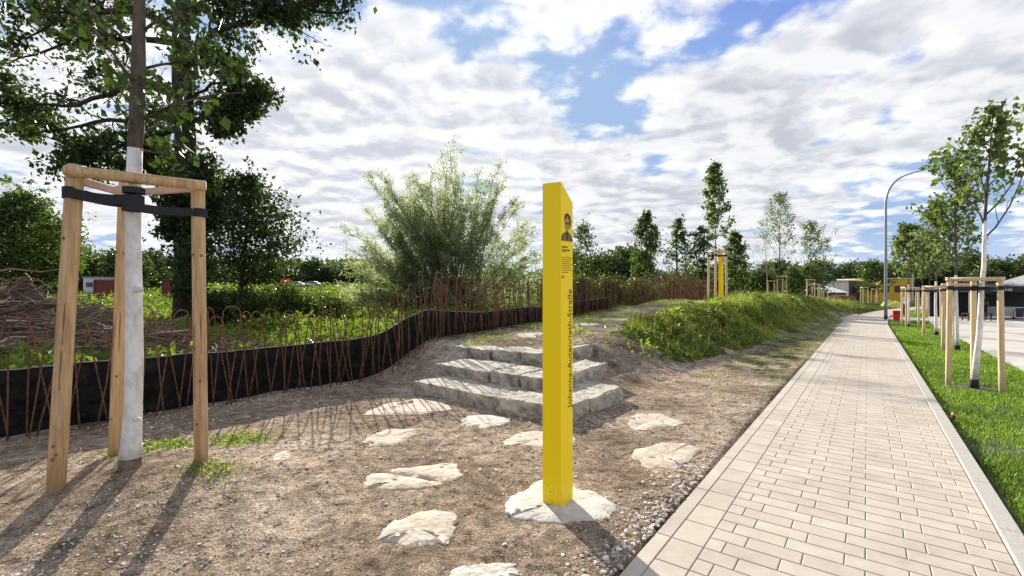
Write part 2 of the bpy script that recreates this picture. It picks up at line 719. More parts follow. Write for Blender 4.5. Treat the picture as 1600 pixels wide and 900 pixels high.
def wobble(p0, p1, rng, k=7, amp=.08, sag=0.):
    p0, p1 = np.asarray(p0, float), np.asarray(p1, float)
    t = np.linspace(0, 1, k)[:, None]
    L = np.linalg.norm(p1 - p0)
    j = np.cumsum(rng.normal(size=(k, 3)), 0) * amp * L / k
    j -= t * j[-1]
    j[0] = 0
    p = p0 + (p1 - p0) * t + j
    p[:, 2] += sag * L * (t[:, 0] * (1 - t[:, 0])) * 4
    return p


def samp(pl, t):
    """point on a polyline"""
    k = len(pl) - 1
    x = np.clip(t, 0, .9999) * k
    i = int(x)
    return pl[i] + (pl[i + 1] - pl[i]) * (x - i)


def branchy(mb, pl, r0, rng, anchors, nsub=6, sublen=.4, twigs=4, start=.25, spread=.9, r_tip=.25, n=6, mi=0, up=.15):
    """a limb with side branches and twigs; leaf anchors collect along the twigs"""
    k = len(pl)
    L = np.linalg.norm(np.diff(pl, axis=0), axis=1).sum()
    mb.tube(pl, np.linspace(r0, r0 * r_tip, k), n, mi=mi)
    for i in range(nsub):
        t = start + (1 - start) * (i + rng.random()) / nsub
        p = samp(pl, t)
        d = samp(pl, min(t + .1, 1)) - samp(pl, max(t - .1, 0))
        d /= np.linalg.norm(d) + 1e-9
        v = d * .8 + rng.normal(size=3) * spread
        v[2] += up
        v /= np.linalg.norm(v)
        l = L * sublen * (1.15 - .6 * t) * rng.uniform(.6, 1.3)
        sp = wobble(p, p + v * l, rng, 5, .25, .05)
        rs = r0 * (1 - .75 * t) * .45
        mb.tube(sp, np.linspace(rs, rs * .3, 5), 5, mi=mi)
        for j in range(twigs):
            tt = .3 + .7 * (j + rng.random()) / twigs
            q = samp(sp, tt)
            w = v * .6 + rng.normal(size=3) * .8
            w /= np.linalg.norm(w)
            tl = l * rng.uniform(.25, .5)
            e = q + w * tl
            mb.tube(np.array([q, (q + e) / 2 + rng.normal(size=3) * tl * .06, e]), np.array([rs * .3, rs * .22, rs * .1]), 4, mi=mi)
            for x in np.linspace(.2, 1.05, 4):
                anchors.append(q + (e - q) * x)
        anchors.append(sp[-1])
    anchors.append(pl[-1])


def scatter(anchors, per, sig, rng):
    A = np.repeat(np.asarray(anchors), per, axis=0)
    return A + rng.normal(size=A.shape) * sig


# ------------------------------------------------------------------ ground
def coords(lo, a, b, hi, fine, growth=1.09):
    mid = np.arange(a, b, fine)
    up, x, st = [], b, fine
    while x < hi:
        up.append(x)
        st *= growth
        x += st
    up.append(hi)
    dn, x, st = [], a, fine
    while True:
        st *= growth
        x -= st
        if x <= lo:
            dn.append(lo)
            break
        dn.append(x)
    return np.array(dn[::-1] + list(mid) + up)


def make_ground():
    xs = coords(-1500, -7.5, 6.5, 1500, .05)
    ys = coords(-40, 1.4, 11.5, 2500, .05, 1.06)
    X, Y = np.meshgrid(xs, ys)
    Z = terrain(X, Y)
    s, d = to_sd(X, Y)
    d = d - bend(s)
    far = sst(30, 60, Y)
    green = np.zeros_like(X)
    green = np.maximum(green, sst(6.9, 8.0, d) * 1.15)                      # field beyond the fence
    green = np.maximum(green, sst(6.0, 9, s) * sst(1.6, 2.3, d) * (1 - sst(3.4, 4.2, d)) * 1.0)   # berm
    green = np.maximum(green, .50 * sst(5, 9, s) * (1 - sst(1.2, 2.0, d)) * sst(.0, .3, d))  # strip by the path
    green = np.maximum(green, .56 * sst(5.2, 6.6, d) * sst(3.9, 5.0, s))
    green = np.maximum(green, sst(28, 50, s) * .8)
    green = np.maximum(green, far * 1.8)
    # weeds round the staked tree on the left
    for (cx, cy, r, a) in ((-3.5, 4.6, .35, .75), (-2.85, 4.9, .3, .7), (-2.5, 3.9, .2, .5)):
        green = np.maximum(green, a * np.exp(-((X - cx) ** 2 + (Y - cy) ** 2) / r ** 2))
    n, k = X.shape
    V = np.stack([X, Y, Z], -1).reshape(-1, 3)
    i, j = np.meshgrid(np.arange(n - 1), np.arange(k - 1), indexing='ij')
    q = np.stack([i * k + j, i * k + j + 1, (i + 1) * k + j + 1, (i + 1) * k + j], -1).reshape(-1, 4)
    o = fastmesh('ground', V, [q], ground_material(), smooth=True)
    a = o.data.attributes.new('green', 'FLOAT', 'POINT')
    a.data.foreach_set('value', green.astype(np.float32).ravel())
    tag(o, kind='structure')


make_ground()


def strip_sheet(name, s0, s1, d0, d1, dz, m, step=.5, nd=2, extra=None):
    ss = np.arange(s0, s1 + 1e-6, step)
    V = []
    for s in ss:
        e0 = d0(s) if callable(d0) else d0
        e1 = d1(s) if callable(d1) else d1
        for t in np.linspace(0, 1, nd):
            d = e0 + (e1 - e0) * t
            x, y = from_sd(s, d + bend(s))
            V.append((x, y, base(s) + dz + (extra(x, y) if extra else 0)))
    k = len(ss)
    i, j = np.meshgrid(np.arange(k - 1), np.arange(nd - 1), indexing='ij')
    q = np.stack([i * nd + j, (i + 1) * nd + j, (i + 1) * nd + j + 1, i * nd + j + 1], -1).reshape(-1, 4)
    o = fastmesh(name, np.array(V), [q[:, ::-1]], m)
    return tag(o, kind='structure')


def paving():
    rng = np.random.default_rng(3)
    V, Q, T = [], [], []
    n = 0

    def tile(s0, s1, o0, o1, dz=0.):
        nonlocal n
        g, bv = .0022, .0045
        tl = rng.normal(size=4) * .0002
        ring = []
        for (zz, ins) in ((-.035, 0), (-bv, 0), (0, bv)):
            for q, (s, o) in enumerate(((s0 + g + ins, o0 + g + ins), (s1 - g - ins, o0 + g + ins), (s1 - g - ins, o1 - g - ins), (s0 + g + ins, o1 - g - ins))):
                x, y = from_sd(s, -o + bend(s))
                ring.append((x, y, base(s) + zz + dz + tl[q]))
        V.extend(ring)
        for a in (0, 4):
            for q in range(4):
                Q.append((n + a + q, n + a + 4 + q, n + a + 4 + (q + 1) % 4, n + a + (q + 1) % 4))
        Q.append((n + 11, n + 10, n + 9, n + 8))
        T.extend([np.clip(.5 + .24 * rng.normal(), 0, 1)] * 12)
        n += 12
    s = -3.0
    row = 0
    while s < 78:
        if row % 2 == 0:
            tile(s, s + .3, .1, .3)
        o = .3
        first = .1 if row % 2 == 0 else .2
        e = o + first
        while o < 1.799:
            tile(s, s + .15, o, min(e, 1.8))
            o = e
            e = min(e + .3, 1.8)
        if row % 6 == 0:
            tile(s, s + .9, 0, .1, .001)
        s += .15
        row += 1
    o = fastmesh('path', np.array(V), [np.array(Q)], paver_material(), tint=np.array(T))
    tag(o, kind='structure')
    strip_sheet('path_bedding', -3, 78, 0.0, -1.8, -.008, M['joint'])
    # raised concrete edging on the verge side
    mb = MB()
    s = -3.0
    g = .003
    while s < 34:
        L = 1.0
        pr = [(1.803, -.2), (1.803, .016), (1.808, .022), (1.913, .022), (1.92, .014), (1.92, -.2)]
        ring = []
        for ss in (s + g, s + L - g):
            for (o_, z_) in pr:
                x, y = from_sd(ss, -o_ + bend(ss))
                ring.append((x, y, base(ss) + z_))
        k = len(pr)
        mb.add(ring, [np.arange(k), k + np.arange(k)[::-1]] + [np.array([i, k + i, k + (i + 1) % k, (i + 1) % k]) for i in range(k)])
        s += L
    tag(mb.build('kerb', M['kerb']), kind='structure')


paving()
# grass verge soil, the plaza beyond it, the side path behind the bin
M['verge'] = mat('verge soil', (.035, .045, .015), (.07, .085, .028), .95, 9)
strip_sheet('lawn', -4, 33.2, -1.925, -3.7, -.062, M['verge'], .5, 4)
strip_sheet('plaza', -6, 75, -3.7, -40, -.045, M['plaza'], 1.5, 8)
strip_sheet('side_path', 33.2, 37.2, -1.8, -3.7, -.03, M['plaza'], .5, 2)
strip_sheet('lawn', 37.2, 60, -1.925, -3.7, -.05, M['verge'], .5, 4)

# ------------------------------------------------------------------ foliage materials
LM = {}
LM['lime'] = leafmat('lime leaves', (.017, .034, .008), (.048, .080, .017), .24)
LM['dark'] = leafmat('dark tree leaves', (.014, .026, .008), (.048, .074, .022), .36)
LM['mid'] = leafmat('mid green leaves', (.028, .050, .015), (.095, .138, .036), .42)
LM['willow'] = leafmat('willow leaves', (.15, .18, .095), (.38, .41, .25), .55, (1.6, 1.7, 1.2))
LM['sap'] = leafmat('sapling leaves', (.045, .075, .026), (.15, .19, .075), .45)
LM['grass'] = leafmat('lawn blades', (.075, .135, .018), (.22, .32, .05), .45, (1.8, 1.9, .7))
LM['weed'] = leafmat('weed leaves', (.055, .095, .016), (.27, .32, .075), .45, (1.9, 1.9, .8))
LM['field'] = leafmat('field weeds', (.05, .085, .015), (.17, .22, .05), .42)
LM['far'] = leafmat('far leaves', (.030, .050, .020), (.085, .120, .042), .32)
LM['farlight'] = leafmat('far light leaves', (.04, .07, .02), (.10, .14, .04), .3)


# ------------------------------------------------------------------ verge grass
def blades(name, P, H, rng, m, wd=.006, lean=.5, tint=None, parent=None):
    n = len(P)
    H = H * (1 + .35 * rng.normal(size=n)).clip(.3, 2)
    az = rng.random(n) * 6.283
    dirv = np.stack([np.cos(az), np.sin(az), np.zeros(n)], 1)
    side = np.stack([-np.sin(az), np.cos(az), np.zeros(n)], 1)
    ln = (lean * rng.random(n) * H)[:, None]
    up = np.array([0, 0, 1.])
    w = (wd * rng.uniform(.6, 1.4, n))[:, None]
    p1 = P + dirv * ln * .35 + up * (H * .6)[:, None]
    p2 = P + dirv * ln * 1.2 + up * (H * .95)[:, None]
    V = np.stack([P - side * w * .5, P + side * w * .5, p1 + side * w * .42, p1 - side * w * .42, p2], 1).reshape(-1, 3)
    i = np.arange(n)[:, None] * 5
    q = i + np.array([[0, 1, 2, 3]])
    t3 = i + np.array([[3, 2, 4]])
    t = rng.random(n) if tint is None else np.clip(tint + .2 * rng.normal(size=n), 0, 1)
    return fastmesh(name, V, [q, t3], m, parent, tint=np.repeat(t, 5))


def verge_grass():
    rng = np.random.default_rng(21)
    P = []
    for (s0, s1, n) in ((1.0, 6.0, 26000), (6, 12, 24000), (12, 20, 17000), (20, 33, 14000), (37.3, 58, 12000)):
        s = rng.uniform(s0, s1, n)
        d = rng.uniform(-3.68, -1.95, n)
        dens = fbm(s * 1.3, d * 1.3, 5, 3)
        # bare soil rings round the staked trees
        keep = rng.random(n) < (.75 + dens)
        for (ts, td) in VERGE_TREES:
            rr = np.hypot((s - ts), (d - td))
            keep &= rng.random(n) < sst(.25, .62, rr + .3 * fbm(s * 5, d * 5, 2, 2))
        s, d = s[keep], d[keep]
        x, y = from_sd(s, d + bend(s))
        P.append(np.stack([x, y, base(s) - .062], 1))
    P = np.concatenate(P)
    s, d = to_sd(P[:, 0], P[:, 1])
    H = .05 + .035 * vnoise(P[:, 0] * 2, P[:, 1] * 2, 4) + .012 * (P[:, 1] > 10)
    tint = .5 + .6 * fbm(P[:, 0] * 1.1, P[:, 1] * 1.1, 9, 3)
    wd = np.clip(.0045 + .0007 * P[:, 1], 0, .03)
    o = blades('grass', P, H, rng, LM['grass'], wd, 1.0, tint)
    tag(o, kind='stuff')


VERGE_TREES = []
for (u, v) in ((1522, 606), (1495.5, 547), (1463, 524), (1420, 511)):
    x, y = G(u, v, .03)
    s_, d_ = to_sd(x, y)
    VERGE_TREES.append((float(s_), float(d_)))
verge_grass()


# ------------------------------------------------------------------ berm vegetation
def berm_cover():
    rng = np.random.default_rng(5)
    Pl, Pb = [], []
    for (s0, s1, n) in ((6.0, 9, 9000), (9, 14, 26000), (14, 22, 30000), (22, 34, 24000), (34, 50, 12000)):
        s = rng.uniform(s0, s1, n)
        d = rng.uniform(.6, 4.6, n)
        f = foot(s)
        k = sst(f - .1, f + .6, d + .5 * fbm(s * .9, d * .9, 3, 3)) * (1 - sst(3.4, 4.2, d + .4 * fbm(s, d, 8, 2)))
        k *= sst(7.2, 10.4, s + 1.0 * (d - 2.4) + 2.6 * fbm(s * .8, d * .8, 31, 3))
        keep = rng.random(n) < k * np.clip(.60 + 1.7 * fbm(s * 1.5, d * 1.5, 12, 4), .04, 1)
        s, d = s[keep], d[keep]
        x, y = from_sd(s, d + bend(s))
        hump = np.clip(.22 + .7 * fbm(x * .9, y * .9, 14, 3), .05, .65) * sst(f[keep] - .2, f[keep] + 1.0, d)
        hump = hump * (.45 + .45 * sst(8, 16, s))
        z = terrain(x, y) + hump * rng.random(len(x)) ** .55 * .8
        Pl.append(np.stack([x, y, z], 1))
        kk = rng.random(len(x)) < .55
        Pb.append(np.stack([x, y, terrain(x, y)], 1)[kk])
    Pl = np.concatenate(Pl)
    Pb = np.concatenate(Pb)
    tint = .48 + 1.1 * fbm(Pl[:, 0] * 1.2, Pl[:, 1] * 1.2, 6, 4)
    V, Fc = leaf_arrays(Pl, rng, L=.11, Wd=.06, down=-.1, upn=1.2)
    tl = np.repeat(np.clip(tint + .22 * rng.normal(size=len(Pl)), 0, 1), 4)
    tag(fastmesh('ground_cover', V, [Fc], LM['weed'], tint=tl), kind='stuff')
    tb = .55 + .6 * fbm(Pb[:, 0] * 1.2, Pb[:, 1] * 1.2, 6, 3)
    Hh = np.clip(.22 + .5 * fbm(Pb[:, 0], Pb[:, 1], 44, 2), .08, .5)
    Hh = Hh * (.5 + .5 * sst(8, 18, to_sd(Pb[:, 0], Pb[:, 1])[0]))
    tag(blades('tall_grass', Pb, Hh, rng, LM['weed'], .012, 1.1, tb), kind='stuff')
    q = Pb[rng.random(len(Pb)) < .035]
    LM['straw'] = leafmat('dry stalks', (.22, .17, .08), (.46, .38, .20), .3, (1.2, 1.1, .8))
    tag(blades('dry_stalks', q, np.full(len(q), .46), rng, LM['straw'], .009, .7), kind='stuff')


berm_cover()


def low_weeds():
    """thin grass on the strip by the path, on the plateau edge and in the field"""
    rng = np.random.default_rng(15)
    P = []
    n = 26000
    s = rng.uniform(4, 34, n)
    d = rng.uniform(.03, 1.9, n)
    k = sst(4, 8, s) * np.clip(.42 + 1.5 * fbm(s * .9, d * 1.6, 18, 4), 0, 1) * (1 - .6 * sst(.9, 1.5, d))
    kk = rng.random(n) < k
    P.append((s[kk], d[kk], .05))
    n = 14000
    s = rng.uniform(4.2, 20, n)
    d = rng.uniform(4.8, 6.6, n)
    kk = rng.random(n) < np.clip(.35 + 1.5 * fbm(s * .9, d * 1.4, 28, 4), 0, 1)
    P.append((s[kk], d[kk], .09))
    out = []
    hh = []
    for (s, d, h) in P:
        x, y = from_sd(s, d + bend(s))
        out.append(np.stack([x, y, terrain(x, y) - .004], 1))
        hh.append(np.full(len(x), h))
    for (cx, cy, r, m_) in ((-3.5, 4.6, .33, 900), (-2.85, 4.95, .3, 900), (-2.45, 3.85, .2, 350)):
        q = rng.normal(size=(m_, 2)) * r * .6 + (cx, cy)
        out.append(np.column_stack([q, terrain(q[:, 0], q[:, 1])]))
        hh.append(np.full(m_, .028))
    P = np.concatenate(out)
    H = np.concatenate(hh)
    tag(blades('sparse_grass', P, H, rng, LM['weed'], .008, 1.3, .5), kind='stuff')
    # field weeds beyond the fence
    P, T = [], []
    for (y0, y1, n) in ((5, 12, 26000), (12, 20, 26000), (20, 40, 22000), (40, 75, 9000), (75, 150, 9000)):
        a = rng.uniform(-1.12, .12, n)
        y = rng.uniform(y0, y1, n)
        x = a * y
        s, d = to_sd(x, y)
        kk = (d > 7.0) & (rng.random(n) < .55 + 1.1 * fbm(x * .7, y * .7, 23, 3)) & ~((a < -.60) & (y > 8.2) & (y < 13.5) & (rng.random(n) < .93))
        x, y = x[kk], y[kk]
        hump = np.clip(.28 + .7 * fbm(x * .6, y * .6, 24, 3), .08, .9)
        P.append(np.stack([x, y, terrain(x, y) + hump * rng.random(len(x)) ** .6], 1))
    P = np.concatenate(P)
    T = .5 + .7 * fbm(P[:, 0] * .5, P[:, 1] * .5, 26, 3)
    L = .08 + .006 * P[:, 1]
    V, Fc = leaf_arrays(P, rng, L=L[:, None], Wd=L[:, None] * .5, down=-.1, upn=1.2)
    tag(fastmesh('field_weeds', V, [Fc], LM['field'], tint=np.repeat(np.clip(T + .2 * rng.normal(size=len(P)), 0, 1), 4)), kind='stuff')


low_weeds()


# ------------------------------------------------------------------ gravel
def gravel():
    rng = np.random.default_rng(77)
    t = (1 + 5 ** .5) / 2
    ico = np.array([(-1, t, 0), (1, t, 0), (-1, -t, 0), (1, -t, 0), (0, -1, t), (0, 1, t), (0, -1, -t), (0, 1, -t), (t, 0, -1), (t, 0, 1), (-t, 0, -1), (-t, 0, 1)]) / 1.9
    fac = np.array([(0, 11, 5), (0, 5, 1), (0, 1, 7), (0, 7, 10), (0, 10, 11), (1, 5, 9), (5, 11, 4), (11, 10, 2), (10, 7, 6), (7, 1, 8), (3, 9, 4), (3, 4, 2), (3, 2, 6), (3, 6, 8), (3, 8, 9), (4, 9, 5), (2, 4, 11), (6, 2, 10), (8, 6, 7), (9, 8, 1)])
    s_l, d_l, r_l = [], [], []
    for (y0, y1, n, r0, r1) in ((1.6, 4, 15000, .0025, .010), (4, 8, 14000, .004, .015), (8, 14, 4000, .008, .022), (1.6, 9, 170, .014, .026)):
        y = rng.uniform(y0, y1, n)
        x = rng.uniform(-1.12, .75, n) * y
        s, d = to_sd(x, y)
        dens = .55 + 1.3 * fbm(x * .9, y * .9, 51, 3) + .5 * np.exp(-((d - .12) / .15) ** 2)
        kk = (d > .03) & (d < 6.4) & (rng.random(n) < dens) & ~((s > 2.4) & (s < 6) & (d > 1.7) & (d < 5.2))
        s_l.append(x[kk])
        d_l.append(y[kk])
        r_l.append((r0 * (r1 / r0) ** (rng.random(n) ** 1.5))[kk])
    # a dense line of gravel against the path edge
    n = 650
    s = rng.uniform(-1, 2.0, n)
    d = np.abs(rng.normal(size=n)) * .11 + .02
    x, y = from_sd(s, d)
    s_l.append(x); d_l.append(y); r_l.append(rng.uniform(.006, .018, n))
    x, y, r = np.concatenate(s_l), np.concatenate(d_l), np.concatenate(r_l)
    n = len(x)
    z = terrain(x, y) + r * .25
    V = ico[None] * (1 + .22 * rng.normal(size=(n, 12, 1)))
    V = V * (r[:, None, None] * np.stack([rng.uniform(.7, 1.5, n), rng.uniform(.7, 1.3, n), rng.uniform(.45, .9, n)], 1)[:, None, :])
    a = rng.random(n) * 6.283
    c, s_ = np.cos(a)[:, None], np.sin(a)[:, None]
    V = np.stack([V[..., 0] * c - V[..., 1] * s_, V[..., 0] * s_ + V[..., 1] * c, V[..., 2]], -1) + np.stack([x, y, z], 1)[:, None]
    Fc = (np.arange(n)[:, None, None] * 12 + fac[None]).reshape(-1, 3)
    m, nt, b = newmat('pebbles')
    at = nt.nodes.new('ShaderNodeAttribute')
    at.attribute_name = 'tint'
    rp = nt.nodes.new('ShaderNodeValToRGB')
    rp.color_ramp.elements[0].color = (.15, .12, .095, 1)
    rp.color_ramp.elements[1].color = (.80, .74, .66, 1)
    e = rp.color_ramp.elements.new(.6)
    e.color = (.44, .37, .29, 1)
    nt.links.new(at.outputs['Fac'], rp.inputs[0])
    nt.links.new(rp.outputs[0], b.inputs['Base Color'])
    b.inputs['Roughness'].default_value = .9
    tag(fastmesh('gravel', V.reshape(-1, 3), [Fc], m, tint=np.repeat(rng.random(n) ** .7, 12)), kind='stuff')


gravel()


def litter():
    rng = np.random.default_rng(90)
    mb = MB()
    n = 0
    while n < 420:
        y = rng.uniform(1.8, 9)
        x = rng.uniform(-1.1, .7) * y
        s, d = to_sd(x, y)
        if not (.05 < d < 6) or (2.3 < s < 6 and 1.6 < d < 5.3):
            continue
        L = rng.uniform(.02, .09)
        a = rng.random() * 6.28
        z = tz(x, y) + .005
        p = np.array([x, y, z])
        dv = np.array([math.cos(a), math.sin(a), rng.normal() * .08]) * L
        mb.tube([p, p + dv * .5 + rng.normal(size=3) * L * .06, p + dv], np.array([.0022, .002, .0012]) * rng.uniform(.7, 1.6), 4)
        n += 1
    M['twig'] = mat('dry twig', (.05, .035, .024), (.20, .15, .10), .9, 12)
    tag(mb.build('twig_litter', M['twig']), kind='stuff')


litter()


# ------------------------------------------------------------------ stepping stones
def flagstone(px, label, m, thick=.03, seed=0, groove=None, name='stepping_stone', cat='stepping stone', group='stepping stones in the bare soil', rough=.008):
    pts = np.array([G(u, v, thick) for (u, v) in px])
    c = pts.mean(0)
    zc = float(np.mean(terrain(pts[:, 0], pts[:, 1], False)))
    rng = np.random.default_rng(seed)
    # resample the outline with small irregularities
    n = len(pts)
    out = []
    for i in range(n):
        a, b = pts[i], pts[(i + 1) % n]
        p_, q_ = pts[i - 1], pts[(i + 2) % n]
        for t in np.linspace(0, 1, 7)[:-1]:
            cr = .5 * ((2 * a) + (-p_ + b) * t + (2 * p_ - 5 * a + 4 * b - q_) * t * t + (-p_ + 3 * a - 3 * b + q_) * t ** 3)
            out.append(cr * .5 + (a + (b - a) * t) * .5 + rng.normal(size=2) * .012)
    out = np.array(out)
    k = len(out)
    rings = [0., .12, .25, .38, .5, .6, .7, .78, .86, .92, .96, .985, 1.0]
    V = [np.array([[0, 0, 0]])]
    for r in rings[1:]:
        q = (out - c) * r
        zz = .016 * fbm(q[:, 0] * 3 + c[0], q[:, 1] * 3 + c[1], seed + 5, 3) + rough * fbm(q[:, 0] * 13, q[:, 1] * 13, seed, 4) - .012 * sst(.7, 1., r)
        if groove is not None:
            (ga, gb, gw, gd) = groove
            dist = np.abs(q[:, 0] * ga + q[:, 1] * gb)
            zz = zz - gd * np.exp(-(dist / gw) ** 2)
        V.append(np.column_stack([q, zz - (.006 if r >= .985 else 0) - (.014 if r == 1.0 else 0)]))
    V.append(np.column_stack([(out - c) * 1.0, np.full(k, -.10)]))
    V = np.concatenate(V)
    fs = [np.array([[0, 1 + i, 1 + (i + 1) % k] for i in range(k)])]
    R_ = len(rings)
    for r in range(R_ - 1):
        o0 = 1 + r * k
        o1 = o0 + k
        fs.append(np.array([[o0 + i, o1 + i, o1 + (i + 1) % k, o0 + (i + 1) % k] for i in range(k)]))
    V[0, 2] = V[1:k + 1, 2].mean()
    o = fastmesh(name, V, fs, m, smooth=True)
    o.location = (c[0], c[1], zc + thick)
    tag(o, label, cat, group)
    return o


FL = [
    ([(563, 643), (609, 625), (652, 622), (694, 629), (705, 639), (655, 647), (570, 648)], 'large flat pale stone striped by hoop shadows, left of the bottom step', 'flag', None, .02),
    ([(554, 692), (575, 680), (606, 671.5), (657, 671), (652, 677), (624, 692.5), (596, 696)], 'flat tan stone half sunk in soil just below the hoop shadows', 'flag', None, .02),
    ([(566, 743), (610, 731), (704, 720.5), (715, 729), (724, 745), (662, 762.5), (617, 766), (571.5, 761)], 'pale stone with a long groove across it, left of the yellow pillar', 'flag', (.33, .94, .025, .03), .03),
    ([(582, 839.5), (606.5, 818.5), (659, 796), (711.5, 801), (710, 831), (694, 850), (645, 853.5), (610, 846.5)], 'broad rough tan stone in gravel at lower left of the pillar slab', 'flag', None, .02),
    ([(704, 888), (750, 878), (802, 881), (812, 900), (800, 925), (700, 925)], 'pale stone among pebbles cut by the bottom edge of the photo', 'flagwhite', None, .02),
    ([(713.5, 661), (726.6, 650.6), (755.5, 648), (781.7, 650.6), (800, 654.5), (787, 662.4), (750, 671.6), (729, 667.7)], 'small rough white stone right before the bottom step', 'flagwhite', None, .03),
    ([(785, 687), (813, 675), (848, 673), (897, 680), (900, 691), (865, 699.5), (813, 698), (788.5, 694)], 'flat pale stone partly hidden behind the yellow pillar', 'flag', None, .02),
    ([(975, 653), (993.6, 644.6), (1031, 644.6), (1064, 657), (1070, 661), (1051, 666), (1002, 671), (985, 667)], 'flat cream stone to the right of the steps near the earth slope', 'flag', None, .02),
    ([(971, 712.6), (993.6, 700), (1043, 690), (1076, 694), (1092.6, 702), (1064, 729), (1051, 733), (993.6, 727)], 'tan stone between the yellow pillar and the paved path', 'flag', None, .025),
    ([(422, 722), (430, 708), (448, 706), (455, 716), (440, 724)], 'small sunken stone beside the hoop shadows at left', 'flag', None, .01),
    ([(896, 509), (905, 504), (930, 503.5), (938, 506), (925, 509)], 'pale slab on the raised ground, nearer of two behind the steps', 'flagwhite', None, .03),
    ([(939, 499), (945, 496), (975, 496), (987, 499), (970, 501.5)], 'pale slab on the raised ground, farther of two behind the steps', 'flagwhite', None, .03),
    ([(806, 523), (815, 519), (848, 519), (850, 526), (820, 527)], 'grey slab on the raised ground right behind the top step', 'flagwhite', None, .02),
    ([(1303, 497), (1312, 492), (1338, 491), (1341, 494), (1318, 499)], 'pale slab between the grassy bank and the paved path', 'flagwhite', None, .03),
]
for i, (px, lb, mm, gr, th) in enumerate(FL):
    flagstone(px, lb, M[mm], th * .55, 100 + i, gr, rough=.006)
flagstone([(794, 776.5), (820, 762.5), (848, 747), (897, 759), (939, 773), (967, 787), (960, 803), (932, 813), (890, 815), (820, 813), (790, 799)],
          'round pale concrete slab under the nearest yellow pillar', M['concrete'], .014, 200, name='concrete_footing', cat='footing', group=None, rough=.006)


# ------------------------------------------------------------------ stone steps
def rough_block(s0, s1, d0, d1, z0, z1, label, seed, skew=(0, 0, 0, 0), group='stone blocks of the steps'):
    rng = np.random.default_rng(seed)
    bm = bmesh.new()
    bmesh.ops.create_cube(bm, size=2)
    for e in range(1):
        bmesh.ops.subdivide_edges(bm, edges=bm.edges[:], cuts=36, use_grid_fill=True)
    hs, hd, hz = (s1 - s0) / 2, (d1 - d0) / 2, (z1 - z0) / 2
    cs, cd = (s0 + s1) / 2, (d0 + d1) / 2
    bz = float(base(np.array([cs]))[0])
    cx, cy = from_sd(cs, cd)
    co = np.array([v.co[:] for v in bm.verts])
    half = np.array([hs, hd, hz])
    rad = .013
    p = co * half
    inner = np.clip(p, -(half - rad), half - rad)
    dlt = p - inner
    ln = np.linalg.norm(dlt, axis=1)[:, None]
    p = np.where(ln > 1e-6, inner + dlt / np.maximum(ln, 1e-6) * np.minimum(ln, rad), p)
    # irregular: chipped edges, uneven faces, skew
    o1, o2 = rng.uniform(0, 50, 2)
    nz = fbm(p[:, 0] * 4 + o1 + p[:, 2] * 5, p[:, 1] * 4 + o2 - p[:, 2] * 3, seed, 4)
    n2 = fbm(p[:, 0] * 13 + o2 + p[:, 2] * 11, p[:, 1] * 13 + o1 - p[:, 2] * 9, seed + 3, 5)
    nrm = co / np.linalg.norm(co, axis=1)[:, None]
    side = np.where(np.abs(co).max(1)[:, None] == np.abs(co), np.sign(co), 0)
    side = side / np.maximum(np.linalg.norm(side, axis=1)[:, None], 1)
    w = np.where(np.abs(side[:, 2:3]) > .9, .22, 1.0)
    p = p + side * (nz[:, None] * .046 + n2[:, None] * .026) * w
    edge = ((np.abs(co) > .9).sum(1) >= 2)
    chip = edge * np.clip(fbm(p[:, 0] * 5 + o2, p[:, 1] * 5 + p[:, 2] * 6 + o1, seed + 9, 3) - .05, 0, 1) * .10
    p = p - nrm * chip[:, None]
    p[:, 0] += p[:, 1] / hd * skew[0] * .5
    p[:, 1] += p[:, 0] / hs * skew[1] * .5
    p[:, 2] += p[:, 1] / hd * skew[2] * .5 + p[:, 0] / hs * skew[3] * .5
    for v, q in zip(bm.verts, p):
        x = .6 * q[0] - .8 * q[1]
        y = .8 * q[0] + .6 * q[1]
        v.co = (x, y, q[2])
    me = bpy.data.meshes.new('stone_block')
    bm.to_mesh(me)
    bm.free()
    for f in me.polygons:
        f.use_smooth = True
    me.materials.append(M['stone'])
    o = bpy.data.objects.new('stone_block', me)
    COL.objects.link(o)
    o.location = (cx, cy, bz + (z0 + z1) / 2)
    tag(o, label, 'stone block', group)


rough_block(2.47, 3.28, 2.81, 4.52, -.12, .175, 'long left stone block of the bottom step', 1, (.06, 0, .02, 0))
rough_block(2.42, 3.02, 1.76, 2.79, -.12, .19, 'corner stone block of the bottom step behind the pillar', 2, (-.03, 0, -.01, 0))
rough_block(3.04, 4.10, 1.74, 2.50, -.12, .19, 'rear right end block of the bottom step beside the earth slope', 3)
rough_block(3.12, 3.98, 3.52, 4.72, .10, .355, 'left stone block of the middle step', 4, (.05, 0, 0, .01))
rough_block(3.10, 3.9, 2.97, 3.50, .10, .36, 'short stone block in the middle of the middle step', 5)
rough_block(3.14, 3.8, 2.40, 2.95, .10, .35, 'corner stone block of the middle step behind the pillar', 6)
rough_block(3.82, 4.95, 2.42, 3.10, .10, .36, 'right end stone block of the middle step', 7)
rough_block(4.06, 4.75, 4.26, 5.50, .28, .53, 'left stone block of the top step with a chipped edge', 8, (.05, 0, .01, 0))
rough_block(4.06, 4.75, 3.22, 4.24, .28, .545, 'middle stone block of the top step', 9)
rough_block(4.77, 5.95, 3.20, 3.86, .28, .54, 'right end stone block of the top step', 10)


